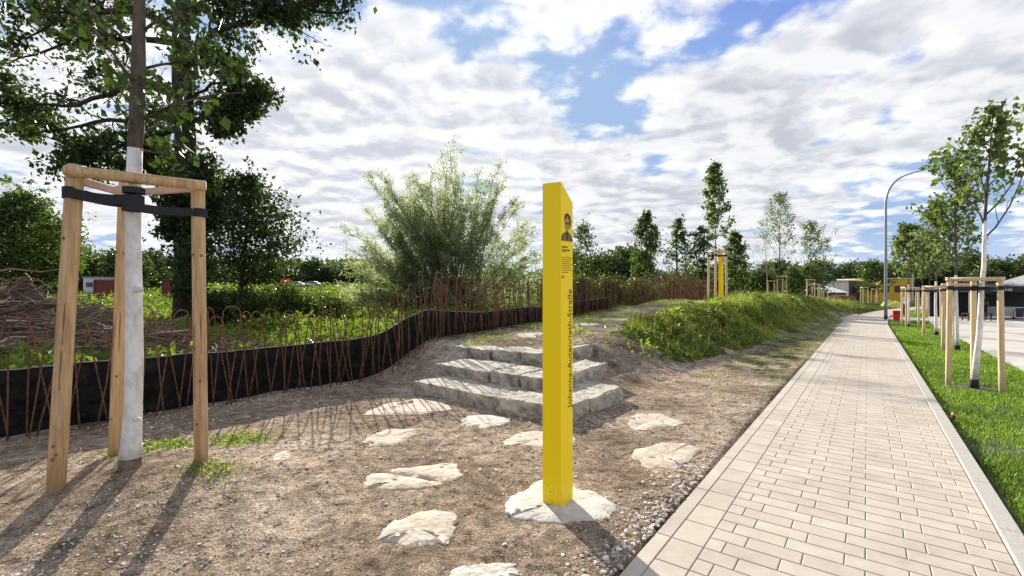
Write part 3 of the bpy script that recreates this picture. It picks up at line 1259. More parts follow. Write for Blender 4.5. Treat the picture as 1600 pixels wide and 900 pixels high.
# ------------------------------------------------------------------ yellow pillars
def text_mesh(body, size, name, parent, m, mtx, align='LEFT', sx=1.0):
    cu = bpy.data.curves.new(name, 'FONT')
    cu.body = body
    cu.size = size
    cu.align_x = align
    cu.extrude = .0006
    cu.resolution_u = 3
    tmp = bpy.data.objects.new('tmp_text', cu)
    COL.objects.link(tmp)
    bpy.context.view_layer.update()
    dg = bpy.context.evaluated_depsgraph_get()
    me = bpy.data.meshes.new_from_object(tmp.evaluated_get(dg))
    COL.objects.unlink(tmp)
    bpy.data.objects.remove(tmp)
    me.name = name
    me.transform(Matrix.Diagonal((sx, 1, 1, 1)))
    me.transform(mtx)
    me.materials.clear()
    me.materials.append(m)
    o = bpy.data.objects.new(name, me)
    COL.objects.link(o)
    o.parent = parent
    return o


M['yellow'] = lacquer()


def pillar():
    zt = .015
    a, b = (876.3 - 800) / F, (788.3 - 450) / F
    Yc = (EYE - zt) / b
    C0 = np.array([a * Yc, Yc, zt])
    # left corner of the plan, then the square is completed
    ld = np.array([-.85, .53, 0.])
    ld /= np.linalg.norm(ld)
    rd = np.array([.66, .75, 0.])
    rd /= np.linalg.norm(rd)
    side_l, side_r = .152, .155
    root = thing('sign_pillar', 'tall yellow pillar with slanted top and street name, on the concrete slab by the steps', 'pillar', tuple(C0), 'yellow sign pillars')
    H = EYE + (450 - 283.4) / F * Yc - zt
    pl = [np.zeros(3), rd * side_r, rd * side_r + ld * side_l, ld * side_l]
    hs = [H, H - .135, H - .135, H]
    mb = MB()
    V = [p - np.array([0, 0, .08]) for p in pl] + [p + np.array([0, 0, h]) for p, h in zip(pl, hs)]
    mb.add(V, [[0, 1, 5, 4], [1, 2, 6, 5], [2, 3, 7, 6], [3, 0, 4, 7], [4, 5, 6, 7], [3, 2, 1, 0]])
    mb.build('body', M['yellow'], root, bevel=.0025)
    n = np.cross(rd, [0, 0, 1.])            # outward normal of the printed face
    up = np.array([0, 0, 1.])

    def fr(x, y, e=.0012):
        return rd * x + up * y + n * e

    def vz(v):                               # photo row -> height on the pillar, near the printed face
        return EYE + (450 - v) / F * (Yc + .06) - zt
    Mx = Matrix(((rd[0], up[0], n[0], 0), (rd[1], up[1], n[1], 0), (rd[2], up[2], n[2], 0), (0, 0, 0, 1)))

    def T(x, y, rot=0, e=.0012):
        p = fr(x, y, e)
        return Matrix.Translation(p) @ Mx @ Matrix.Rotation(rot, 4, 'Z')
    # small fixing low on the plain face
    nl = np.cross([0, 0, 1.], ld)
    bm_ = MB()
    c_ = ld * .085 + up * .075
    bm_.tube([c_ - nl * .004, c_ + nl * .003], .0042, 10)
    bm_.build('screw', M['steel'], root)
    # street name, reading upwards
    z0, z1 = vz(638), vz(451)
    t = text_mesh('Johanne-Autenrieth-Straße', .074, 'street_name', root, M['ink'], Matrix.Identity(4))
    xs = [v.co.x for v in t.data.vertices]
    L = max(xs) - min(xs)
    t.data.transform(Matrix.Diagonal(((z1 - z0) / L, 1, 1, 1)))
    t.data.transform(T(.138, z0, R(90)))
    nm = text_mesh('Johanne\nAutenrieth', .0235, 'name_lines', root, M['ink'], T(.012, vz(387.5)))
    mb = MB()
    rr = random.Random(4)
    for xx in (.021, .041, .058):
        mb.box(fr(xx, vz(394), .0008), (.015, .0008, .005), axes=[rd, n, up])
    for i in range(8):
        y = vz(402.5 + i * 3.3)
        x = .012
        end = .138 - rr.random() * .03 - (.05 if i == 7 else 0)
        while x < end:
            w = rr.uniform(.006, .02)
            mb.box(fr(x + w / 2, y, .0008), (w, .0008, .0048), axes=[rd, n, up])
            x += w + .0035
    mb.build('small_print', M['ink'], root)
    mb = MB()
    y = vz(433)
    mb.box(fr(.022, y, .0008), (.018, .0008, .020), axes=[rd, n, up])
    mb.box(fr(.056, y, .0008), (.022, .0008, .004), axes=[rd, n, up])
    mb.build('emblem', M['ink'], root)
    # portrait print
    yb, yt = vz(377), vz(333)
    h = yt - yb

    def poly(mb, pts, e, mi=0):
        mb.prism([fr(.004 + x * .142, yb + y * h, e) for (x, y) in pts], n * .0003, mi)
    mb = MB()
    poly(mb, [(0, 0), (1, 0), (1, .14), (.88, .25), (.7, .31), (.62, .36), (.42, .36), (.34, .31), (.12, .25), (.02, .16)], .0009, 1)      # jacket
    poly(mb, [(.30, .66), (.27, .80), (.33, .93), (.48, 1.0), (.66, .98), (.82, .90), (.90, .74), (.86, .58), (.78, .5), (.72, .42), (.66, .45), (.6, .9), (.36, .72)], .0009, 0)   # hair
    poly(mb, [(.32, .58), (.31, .70), (.38, .79), (.56, .84), (.72, .76), (.74, .6), (.70, .47), (.6, .36), (.46, .36), (.37, .44)], .0014, 2)   # face
    poly(mb, [(.34, .66), (.34, .60), (.46, .59), (.47, .66)], .0019, 0)
    poly(mb, [(.52, .66), (.52, .59), (.68, .60), (.70, .67)], .0019, 0)
    poly(mb, [(.42, .49), (.56, .49), (.55, .465), (.43, .465)], .0019, 0)
    poly(mb, [(.5, 0), (.36, .3), (.42, .36), (.5, .28), (.6, .36), (.66, .3), (.6, 0)], .0014, 0)
    poly(mb, [(.1, .0), (.06, .16), (.12, .2), (.2, .0)], .0014, 0)
    poly(mb, [(.84, .0), (.86, .22), (.93, .18), (.95, .0)], .0014, 0)
    M['print_pale'] = mat('pale print', (.36, .235, .018), (.46, .30, .02), .5, 200)
    mb.build('portrait', [M['ink'], M['ink_mid'], M['print_pale']], root)
    return root


PIL = pillar()
p2 = copy_tree(PIL)
q = W(1127.5, 468, 23.0)
p2.location = (q.x, q.y, tz(q.x, q.y) + .0)
p2.rotation_euler = (0, 0, R(-17))
p2['label'] = 'small distant yellow pillar behind the staked sapling on the bank'
pebble = MB()


# ------------------------------------------------------------------ rebar hoop fence and plastic sheet
def fence_xy(s):
    d = np.interp(s, [-6, 1.3, 3.2, 4.8, 11.6, 30], [6.12, 6.02, 5.85, 6.25, 6.75, 6.8])
    return from_sd(s, d)


def hoop_mesh(name, w, h, rng, r=.0088):
    """bent bar: two splayed legs joined by a tight round top"""
    rt = rng.uniform(.075, .12)
    pts = []
    lean = rng.uniform(-.05, .05)
    for t in np.linspace(0, 1, 5):
        pts.append((-w / 2 + (w / 2 - rt) * t + lean * t, 0, -.1 + (h - rt + .1) * t))
    for a in np.linspace(math.pi, 0, 9)[1:-1]:
        pts.append((rt * math.cos(a) + lean, 0, h - rt + rt * math.sin(a)))
    for t in np.linspace(1, 0, 5):
        pts.append((w / 2 - (w / 2 - rt) * t + lean * t, 0, -.1 + (h - rt + .1) * t))
    pts = np.array(pts)
    pts[:, 1] += rng.normal(size=len(pts)) * .006
    mb = MB()
    mb.tube(pts, r, 6)
    me = mb.build(name, M['rust'], smooth=True)
    return me


def hoops():
    rng = np.random.default_rng(8)
    lab_a = 'rusty bent rebar hoop in the soil before the low black plastic sheet'
    lab_b = 'rusty rebar hoop in the dense far fence behind the steps'
    protos = []
    for i in range(16):
        o = hoop_mesh('rebar_hoop', rng.uniform(.34, .62), rng.uniform(1.14, 1.42), rng)
        protos.append(o)
    used = set()
    s = -5.0
    k = 0
    while s < 29.5:
        x, y = fence_xy(s)
        x2, y2 = fence_xy(s + .1)
        dirz = math.atan2(y2 - y, x2 - x)
        dense = s > 4.4
        i = int(rng.integers(len(protos)))
        if i not in used:
            o = protos[i]
            used.add(i)
        else:
            o = protos[i].copy()
            COL.objects.link(o)
        off = rng.uniform(-.08, .10)
        x += -math.sin(dirz) * off
        y += math.cos(dirz) * off
        o.location = (x, y, tz(x, y))
        o.rotation_euler = (rng.normal() * .05, rng.normal() * .035, dirz + rng.normal() * (.22 if not dense else .5))
        sc = rng.uniform(.94, 1.05)
        o.scale = (sc, sc, sc)
        tag(o, lab_b if dense else lab_a, 'rebar hoop', 'rusty rebar hoops of the fence')
        s += rng.uniform(.11, .24) if not dense else rng.uniform(.08, .15)
        k += 1
    for i, o in enumerate(protos):
        if i not in used:
            bpy.data.objects.remove(o)


hoops()


def sheet():
    rng = np.random.default_rng(4)
    ss = np.arange(-6, 14.5, .12)
    V, Vh = [], []
    rows = 7
    for s in ss:
        x, y = fence_xy(s)
        x2, y2 = fence_xy(s + .1)
        nx, ny = -(y2 - y), (x2 - x)
        l = math.hypot(nx, ny)
        nx, ny = nx / l, ny / l
        g = tz(x, y)
        top = .70 + .05 * float(vnoise(np.array([s * .8]), np.array([0.]), 5)[0]) - .26 * float(sst(3.2, 7, s)) 
        for r in range(rows):
            t = r / (rows - 1)
            off = .16 + .05 * float(vnoise(np.array([s * 2.2]), np.array([t * 3.]), 9)[0]) + .03 * float(vnoise(np.array([s * 6]), np.array([t * 2.]), 19)[0])
            V.append((x + nx * off, y + ny * off, g - .12 + (top + .12) * t))
    k = len(ss)
    i, j = np.meshgrid(np.arange(k - 1), np.arange(rows - 1), indexing='ij')
    q = np.stack([i * rows + j, (i + 1) * rows + j, (i + 1) * rows + j + 1, i * rows + j + 1], -1).reshape(-1, 4)
    root = thing('plastic_sheet', 'low black plastic sheet standing along the foot of the rebar hoops', 'plastic sheet', (0, 0, 0))
    o = fastmesh('sheet', np.array(V), [q], M['sheet'], root, smooth=True)
    so_ = o.modifiers.new('thick', 'SOLIDIFY')
    so_.thickness = .004
    top = np.array(V).reshape(k, rows, 3)[:, -1]
    mb = MB()
    mb.tube(top + np.array([0, 0, .004]), .007, 5)
    mb.build('hem', M['sheet_hem'], root, smooth=True)


sheet()


# ------------------------------------------------------------------ stake frames
def post(mb, a, b, r, n=14, taper=1.0, rounded=True):
    a, b = np.asarray(a, float), np.asarray(b, float)
    t = np.array([0, .25, .5, .75, .985, 1.0])
    rr = np.array([1, 1.01, .99, 1.0, 1.0, .86]) * r * np.linspace(1, taper, 6)
    mb.tube(a + (b - a) * t[:, None], rr, n)


def stake_frame_left():
    Z = EYE
    ax, ay = G(84, 766)
    bx, by = G(315, 720)
    cx, cy = G(178, 712)
    tx, ty = G(205, 738)
    root = thing('tree_stake_frame', 'large wooden stake frame with round top bar at the left foreground tree', 'tree stake', (tx, ty, tz(tx, ty)), 'wooden tree stake frames')
    A1, B1 = W(118, 258, ay + .10), W(309, 284, by + .02)
    C1 = W(196, 283, cy + .05)
    for (p, q, r) in (((ax, ay), A1, .055), ((bx, by), B1, .050), ((cx, cy), C1, .050)):
        mb = MB()
        post(mb, rel((p[0], p[1], tz(*p) - .25), root), rel(q, root), r)
        # knots and drying cracks
        rng = random.Random(int(r * 1e4))
        a, b = rel((p[0], p[1], tz(*p)), root), rel(q, root)
        for i in range(6):
            t = rng.uniform(.08, .9)
            c = a + (b - a) * t
            ang = rng.uniform(-2.6, -.5)
            nv = np.array([math.cos(ang), math.sin(ang), 0])
            s_ = rng.uniform(.007, .013)
            ring = []
            tv = np.array([-nv[1], nv[0], 0])
            for e in np.linspace(0, 6.283, 9)[:-1]:
                ring.append(c + nv * (r + .0005) + tv * math.cos(e) * s_ + np.array([0, 0, 1]) * math.sin(e) * s_ * 1.2)
            mb.prism(ring, nv * .0018, 1)
        for i in range(3):
            t = rng.uniform(.25, .8)
            c = a + (b - a) * t
            ang = rng.uniform(-2.2, -.7)
            nv = np.array([math.cos(ang), math.sin(ang), 0])
            tv = np.array([-nv[1], nv[0], 0])
            ax_ = (b - a) / np.linalg.norm(b - a)
            lc = rng.uniform(.12, .26)
            ring = [c + nv * (r * .985) + tv * (.0035 * math.cos(e) * (1 + .5 * math.sin(3 * e))) + ax_ * math.sin(e) * lc for e in np.linspace(0, 6.283, 15)[:-1]]
            mb.prism(ring, nv * .002, 1)
        mb.build('post', [M['wood'], M['knot']], root, smooth=True)
    bar = MB()
    front = np.array([0, -.09, 0])
    p, q = W(100, 266, A1.y - .085), W(322, 291, B1.y - .085)
    bar.tube([np.asarray(p) + (np.asarray(q) - np.asarray(p)) * t - np.asarray(root.location) for t in (0, .01, .5, .99, 1)], np.array([.036, .042, .043, .042, .036]), 14)
    bar.build('crossbar', M['wood'], root, smooth=True)
    for (p, q) in ((W(128, 283, A1.y), W(198, 303, C1.y)), (W(222, 300, C1.y), W(306, 294, B1.y))):
        m2 = MB()
        d = np.asarray(q) - np.asarray(p)
        ln = np.linalg.norm(d)
        d /= ln
        sd = np.cross(d, [0, 0, 1.])
        sd /= np.linalg.norm(sd)
        m2.box(rel((np.asarray(p) + np.asarray(q)) / 2, root), (ln, .03, .062), axes=[d, sd, np.cross(sd, d)])
        m2.build('brace', M['wood_grey'], root, bevel=.006)
    # tie straps: loops round the posts, bands to the trunk
    m3 = MB()
    trunk = W(208, 318, ty)
    al = W(113, 302, ay + .09)
    bl = W(312, 333, by + .02)

    def band(p, q, wd, sag, th=.004):
        P_ = [np.asarray(p) + (np.asarray(q) - np.asarray(p)) * t - np.array([0, 0, sag * 4 * t * (1 - t)]) for t in np.linspace(0, 1, 9)]
        for i in range(8):
            a, b = P_[i], P_[i + 1]
            d = b - a
            ln = np.linalg.norm(d)
            d = d / ln
            sd = np.cross(d, [0, 0, 1.])
            sd /= np.linalg.norm(sd)
            m3.box(rel((a + b) / 2, root), (ln * 1.04, th, wd), axes=[d, sd, np.cross(sd, d)])

    def collar(c, r, h, tilt=(0, 0)):
        pts = [np.asarray(c) + np.array([tilt[0], tilt[1], 1.]) * z for z in (-h / 2, h / 2)]
        m3.tube([x - np.asarray(root.location) for x in pts], r, 18)
    collar(al, .060, .085)
    collar(bl, .055, .07)
    collar(trunk, .073, .12)
    collar(W(209, 298, ty), .073, .045)
    for dy in (-.068, .06):
        band(al + Vector((.03, dy, 0)), trunk + Vector((-.02, dy * .95, .02)), .078, .02)
        band(trunk + Vector((.02, dy * .95, -.03)), bl + Vector((-.02, dy * .85, 0)), .062, .01)
    m3.build('strap', M['strap'], root)
    return root


stake_frame_left()


def generic_frame(H=1.85, r=.38, pr=.042, posts=3):
    """a three-post frame in its own coordinates, ground at z=0"""
    root = thing('tree_stake_frame', '', 'tree stake', (0, 0, 0), 'wooden tree stake frames')
    tops = []
    for i in range(posts):
        a = 2 * math.pi * i / posts + R(200)
        b = np.array([math.cos(a) * r, math.sin(a) * r, -.2])
        t = np.array([math.cos(a) * r * .93, math.sin(a) * r * .93, H])
        mb = MB()
        post(mb, b, t, pr, 10)
        mb.build('post', M['wood_pale'], root, smooth=True)
        tops.append(t)
    for i in range(posts):
        a, b = tops[i], tops[(i + 1) % posts]
        d = (b - a) / np.linalg.norm(b - a)
        mb = MB()
        mb.tube([a - d * .06 + (0, 0, .028), (a + b) / 2 + (0, 0, .028), b + d * .06 + (0, 0, .028)], .036, 10)
        mb.build('crossbar', M['wood_pale'], root, smooth=True)
    mb = MB()
    for t in tops:
        p = t - np.array([0, 0, .12])
        mb.tube([p - (0, 0, .035), p + (0, 0, .035)], pr + .006, 12)
        d = p / np.hypot(p[0], p[1])
        d[2] = 0
        sd = np.array([-d[1], d[0], 0])
        ln = np.hypot(p[0], p[1]) - .02
        for o_ in (-.036, .036):
            mb.box(d * (ln / 2 + .02) + sd * o_ + (0, 0, p[2] - .01), (ln, .005, .06), axes=[d, sd, [0, 0, 1]])
    mb.tube([np.array([0, 0, H - .17]), np.array([0, 0, H - .08])], .047, 12)
    mb.build('strap', M['strap'], root)
    return root


FRAME = generic_frame()
_first = [True]


def frame_at(x, y, z, label, rz=0, sc=1.0):
    if _first[0]:
        o = FRAME
        _first[0] = False
    else:
        o = copy_tree(FRAME)
    o.location = (x, y, z)
    o.rotation_euler = (0, 0, rz)
    o.scale = (sc, sc, sc)
    o['label'] = label
    return o


# ------------------------------------------------------------------ trees
def bump_trunk(pts, rad, n, rng, mb, mi=0, amp=.04):
    k0 = mb.n
    mb.tube(pts, rad, n, mi=mi)
    V = mb.v[-1]
    c = np.repeat(np.asarray(pts), n, axis=0)
    d = V - c
    f = 1 + amp * 2 * fbm(np.arctan2(d[:, 1], d[:, 0]) * 1.2 + 7, V[:, 2] * 5, int(rng.integers(999)), 3)
    mb.v[-1] = c + d * f[:, None]


def left_tree():
    rng = np.random.default_rng(12)
    tx, ty = G(205, 729)
    z0 = tz(tx, ty)
    root = thing('young_tree', 'young broadleaf tree with white painted lower trunk in the left foreground stake frame', 'tree', (tx, ty, z0), 'staked young trees')

    def at(u, v, y=None):
        return rel(W(u, v, y or ty), root)
    # brown base, painted stem, bark above
    mb = MB()
    p = [at(203, 748), at(203, 735), at(204, 714)]
    bump_trunk(np.array(p), np.array([.090, .084, .079]), 20, rng, mb)
    mb.build('trunk_base', M['brownbark'], root, smooth=True)
    mb = MB()
    pts = np.array([at(211, 232), at(213, 200), at(216, 120), at(217, 40), at(219, -60), at(222, -200), at(226, -330), at(230, -430)])
    rad = np.array([.050, .053, .052, .044, .036, .026, .016, .008])
    bump_trunk(pts, rad, 16, rng, mb)
    anchors = []
    for i in range(17):
        t = .13 + .85 * (i + rng.random() * .8) / 17
        q = samp(pts, t)
        az = i * 2.4 + rng.normal() * .3
        L = (1.05 - .5 * t) * rng.uniform(.7, 1.25)
        e = q + np.array([math.cos(az) * L, math.sin(az) * L, L * rng.uniform(.15, .75)])
        branchy(mb, wobble(q, e, rng, 6, .2, .06), .017 * (1.15 - t), rng, anchors, 6, .42, 3, .2, .8)
    # sprouts low on the stem
    for i in range(9):
        q = at(213, 232 - 12 * i)
        az = rng.uniform(-1.6, 1.2)
        e = q + np.array([math.cos(az) * .30, math.sin(az) * .30, rng.uniform(-.05, .2)])
        branchy(mb, wobble(q, e, rng, 4, .2), .006, rng, anchors, 3, .4, 2, .3)
    mb.build('trunk', M['bark'], root, smooth=True)
    mb = MB()
    p = np.array([at(204, 714), at(205, 690), at(208, 640), at(210, 560), at(209, 470), at(208, 380), at(209, 300), at(211, 228)])
    bump_trunk(p, np.array([.079, .069, .062, .060, .057, .054, .051, .049]), 22, rng, mb, amp=.035)
    kn = at(219, 452, ty - .05)
    mb.tube([kn - np.array([.03, 0, 0]), kn, kn + np.array([.022, -.012, .008])], np.array([.03, .026, .014]), 10)
    kn = at(217, 655, ty - .06)
    mb.tube([kn - np.array([.03, 0, 0]), kn, kn + np.array([.014, -.012, .004])], np.array([.022, .018, .008]), 10)
    mb.build('painted_trunk', M['limewash'], root, smooth=True)
    P = scatter(anchors, 3, .045, rng)
    P = P[rng.random(len(P)) < np.where((P[:, 0] > .08) & (P[:, 2] < 3.3), .12, .44)]
    leaves_obj('crown', P, LM['lime'], root, rng, L=.072, Wd=.055, down=.5)


left_tree()


def big_tree():
    rng = np.random.default_rng(2)
    Y = 19.0
    b = W(291, 498, Y)
    gz = tz(b.x, b.y)
    root = thing('big_tree', 'big dark tree with tall trunk and spreading limbs behind the left stake frame', 'tree', (b.x, b.y, gz))

    def at(u, v, dy=0):
        return rel(W(u, v, Y + dy), root)
    mb = MB()
    tp = np.array([at(292, 500), at(291, 440), at(289, 330), at(290, 220), at(285, 130), at(283, 60), at(287, -10), at(292, -110), at(288, -220), at(290, -330)])
    tr = np.array([.50, .42, .38, .36, .35, .31, .26, .20, .14, .06])
    bump_trunk(tp, tr, 16, rng, mb, amp=.07)
    A = []
    limbs = [
        ((284, 105), [(330, 52, -.5), (400, 26, -1), (470, 8, -1.2), (545, 18, -1.5)], .15),
        ((284, 100), [(345, 48, .5), (430, 30, 1), (520, -10, 1)], .13),
        ((286, 150), [(215, 130, -.8), (120, 165, -1.5), (20, 160, -2)], .15),
        ((288, 200), [(220, 215, .3), (140, 240, .5), (75, 215, .5)], .13),
        ((287, 170), [(200, 190, 1.3), (110, 200, 2), (40, 190, 2.2)], .13),
        ((283, 70), [(200, 60, .6), (110, 65, 1), (10, 100, 1.5)], .14),
        ((283, 50), [(200, 10, -.8), (110, 25, -1), (40, 60, -1)], .14),
        ((285, 30), [(230, -30, 1), (130, -40, 1), (40, -20, 1.5)], .14),
        ((290, 220), [(250, 240, -.8), (190, 255, -1), (130, 240, -1.2)], .09),
        ((287, 165), [(330, 130, -.6), (370, 130, -1), (405, 165, -1)], .07),
        ((289, 190), [(340, 175, .5), (380, 165, .6), (415, 150, .6)], .06),
        ((288, 175), [(335, 180, -1.2), (355, 195, -1.3)], .05),
        ((286, 60), [(330, 90, .8), (360, 100, 1)], .06),
        ((286, 20), [(340, -10, -1), (420, 10, -1.5), (460, 45, -1.6)], .10),
        ((288, -40), [(340, -80, 0), (430, -70, .5), (520, -30, .6)], .12),
        ((290, -100), [(230, -140, 1), (120, -150, 1), (20, -120, 1)], .12),
        ((290, -120), [(360, -180, -1), (450, -170, -1)], .11),
        ((289, -200), [(230, -270, -1), (150, -270, -1)], .09),
        ((289, -220), [(340, -300, 1), (400, -310, 1)], .08),
        ((289, -250), [(285, -360, 0), (280, -420, 0)], .07),
        ((291, 250), [(260, 265, 1.2), (210, 262, 1.5)], .06),
        ((291, 255), [(305, 262, -1), (320, 290, -1.2)], .05),
        ((290, 300), [(315, 310, -.5), (335, 345, -.6)], .05),
        ((290, 320), [(270, 320, -.6), (262, 360, -.8)], .045),
    ]
    for (p, tgt, r) in limbs:
        ch = [at(*p)] + [at(u, v, dy * 1.1) for (u, v, dy) in tgt]
        pl = []
        for i in range(len(ch) - 1):
            w = wobble(ch[i], ch[i + 1], rng, 5, .14)
            pl += list(w if i == 0 else w[1:])
        branchy(mb, np.array(pl), r, rng, A, 13, .27, 6, .22, .9, .2, 7)
    mb.build('trunk', M['bark_dark'], root, smooth=True)
    P = scatter(A, 8, .20, rng)
    # gaps: thin the crown by a coarse noise
    k = fbm(P[:, 0] * .8 + P[:, 1] * .5, P[:, 2] * .8 + 9, 3, 3)
    P = P[rng.random(len(P)) < np.clip(.62 + 1.3 * k, .05, 1)]
    leaves_obj('crown', P, LM['dark'], root, rng, L=.19, Wd=.12, down=.3)


big_tree()


def clump_tree(name, label, u, vb, vt, Y, wpx, m, cat='tree', group=None, seed=0, n=5000, leaf=.16, trunk_r=.12, crown_v=None, bark='bark_dark', clumps=26, asp=.6, shape='round', sparse=.0):
    """trunk with limbs reaching clumps of leaves spread through the crown; u, v rows of the photo"""
    rng = np.random.default_rng(seed)
    b = W(u, vb, Y)
    gz = tz(b.x, b.y)
    top = W(u, vt, Y).z
    ppm = F / Y
    rw = wpx / ppm / 2
    root = thing(name, label, cat, (b.x, b.y, gz), group)
    H = top - gz
    c0 = (W(u, crown_v, Y).z - gz) if crown_v is not None else H * .2
    mb = MB()
    k = 8
    tp = np.zeros((k, 3))
    tp[:, 2] = np.linspace(-.2, H * .96, k)
    tp[1:, :2] += np.cumsum(rng.normal(size=(k - 1, 2)) * rw * .04, 0)
    mb.tube(tp, np.linspace(trunk_r, trunk_r * .12, k), 8)
    A = []
    cen = []
    for i in range(clumps):
        t = ((i + .5) / clumps) ** .85
        z = c0 + (H - c0) * (t * .96)
        if shape == 'round':
            pr = math.sqrt(max(.03, 1 - (2 * t - .9) ** 2 * .95))
        elif shape == 'cone':
            pr = (1 - t) ** .75 * 1.0 + .06
        elif shape == 'column':
            pr = .9 * math.sin(math.pi * min(.97, t * .8 + .2)) ** .7
        else:
            pr = 1.0
        az = i * 2.399 + rng.normal() * .4
        rr = rw * pr * rng.uniform(.35, .95)
        c = np.array([math.cos(az) * rr, math.sin(az) * rr * .9, z])
        cen.append((c, rw * pr))
        st = samp(tp, max(.05, (z - rr * .6) / H))
        pl = wobble(st, c, rng, 5, .15)
        mb.tube(pl, np.linspace(trunk_r * .32 * (1 - .6 * t) + .005, .006, 5), 5)
        for j in range(3):
            e = c + rng.normal(size=3) * rw * .22
            mb.tube(np.array([pl[3], (pl[3] + e) / 2, e]), np.array([.012, .009, .004]), 4)
            A.append(e)
    mb.build('trunk', M[bark], root, smooth=True)
    P = []
    per = n // clumps
    for (c, w) in cen:
        s_ = max(.12, w * rng.uniform(.20, .36))
        q = rng.normal(size=(per, 3)) * np.array([s_, s_, s_ * asp]) + c
        P.append(q)
    P.append(np.repeat(np.array(A), max(1, per // 14), 0) + rng.normal(size=(len(A) * max(1, per // 14), 3)) * .15)
    P = np.concatenate(P)
    if sparse:
        P = P[rng.random(len(P)) > sparse]
    zt = (P[:, 2] - c0) / max(.1, H - c0)
    leaves_obj('crown', P, m, root, rng, L=leaf, Wd=leaf * .62, down=.2)
    return root


def shoot_tree(name, label, ub, vb, ut, vt, Y, wpx, m, group='staked young trees', seed=0, nb=16, leafL=.075, leafW=.055, per=5, white_v=None, fork_v=None, trunk_r=.04, thin=1.0, rise=(1.0, 2.2), bark='bark', sig=.06):
    """young street tree: painted stem, upright leafy shoots"""
    rng = np.random.default_rng(seed)
    b = W(ub, vb, Y)
    gz = tz(b.x, b.y)
    s, d = to_sd(b.x, b.y)
    if d < 0:
        gz = float(base(s)) - .06
    root = thing(name, label, 'tree', (b.x, b.y, gz), group)
    B = np.zeros(3)
    Tt = rel(W(ut, vt, Y), root)
    fork_z = (W(ub, fork_v, Y).z - gz) if fork_v else Tt[2] * .4
    k = 10
    t = np.linspace(0, 1, k)
    tp = np.column_stack([Tt[0] * t, np.zeros(k), Tt[2] * t])
    tp[1:, :2] += np.cumsum(rng.normal(size=(k - 1, 2)) * .012, 0)
    rad = trunk_r * (1 - .88 * t ** 1.1)
    wz = (W(ub, white_v, Y).z - gz) if white_v else 0
    mb = MB()
    A = []
    if white_v:
        kk = np.array([samp(tp, x / Tt[2]) for x in np.linspace(wz, Tt[2], 9)])
        mb.tube(kk, np.interp(np.linspace(wz, Tt[2], 9) / Tt[2], t, rad), 10)
        wb = MB()
        kw = np.array([samp(tp, x / Tt[2]) for x in np.linspace(.12, wz, 8)])
        wb.tube(kw, np.interp(np.linspace(.12, wz, 8) / Tt[2], t, rad) * 1.06, 12)
        kb = MB()
        kb.tube([np.array([0, 0, -.1]), np.array([0, 0, .13]), np.array([0, 0, .15])], np.array([trunk_r * 1.5, trunk_r * 1.4, trunk_r * 1.15]), 12)
        kb.build('trunk_guard', M['black'], root, smooth=True)
    else:
        mb.tube(tp, rad, 8)
    rw = wpx / (F / Y) / 2
    for i in range(nb):
        tt = (fork_z + (Tt[2] * .97 - fork_z) * (i / nb) ** .9) / Tt[2]
        q = samp(tp, tt)
        az = i * 2.4 + rng.normal() * .35
        Lx = rw * (1.1 - .85 * (i / nb)) * rng.uniform(.65, 1.1)
        e = q + np.array([math.cos(az) * Lx, math.sin(az) * Lx, Lx * rng.uniform(*rise)])
        e[2] = min(e[2], q[2] + (Tt[2] - q[2]) * rng.uniform(.25, .85) + .1)
        pl = wobble(q, e, rng, 6, .12, -.06)
        branchy(mb, pl, trunk_r * .36 * (1 - .6 * i / nb), rng, A, 5, .30, 3, .2, .65, .25, 5, up=.3)
    for x in np.linspace(.75, 1.0, 7):
        A.append(samp(tp, x))
    mb.build('trunk', M[bark], root, smooth=True)
    if white_v:
        wb.build('painted_trunk', M['limewash'], root, smooth=True)
    P = scatter(A, per, sig, rng)
    P = P[rng.random(len(P)) < thin]
    leaves_obj('crown', P, m, root, rng, L=leafL, Wd=leafW, down=.35)
    return root


# second, lower trees behind the fence on the left
clump_tree('leafy_tree', 'bushy mid height tree right behind the big dark tree, with drooping crown', 378, 480, 272, 23, 175, LM['dark'], seed=31, n=11000, leaf=.17, trunk_r=.16, crown_v=432, clumps=32, sparse=.12)
clump_tree('leafy_tree', 'dark undergrowth tree hugging the foot of the big trunk', 300, 492, 345, 18, 62, LM['dark'], seed=32, n=2200, leaf=.14, trunk_r=.07, crown_v=470, clumps=22)
clump_tree('leafy_tree', 'rounded green tree at the far left edge above the brush heap', 32, 470, 298, 34, 135, LM['mid'], seed=33, n=13000, leaf=.22, trunk_r=.2, crown_v=440, clumps=36)
clump_tree('leafy_tree', 'low bushy tree left of the leftmost post', 70, 470, 345, 40, 90, LM['mid'], seed=34, n=6000, leaf=.22, trunk_r=.2, crown_v=455, clumps=24)


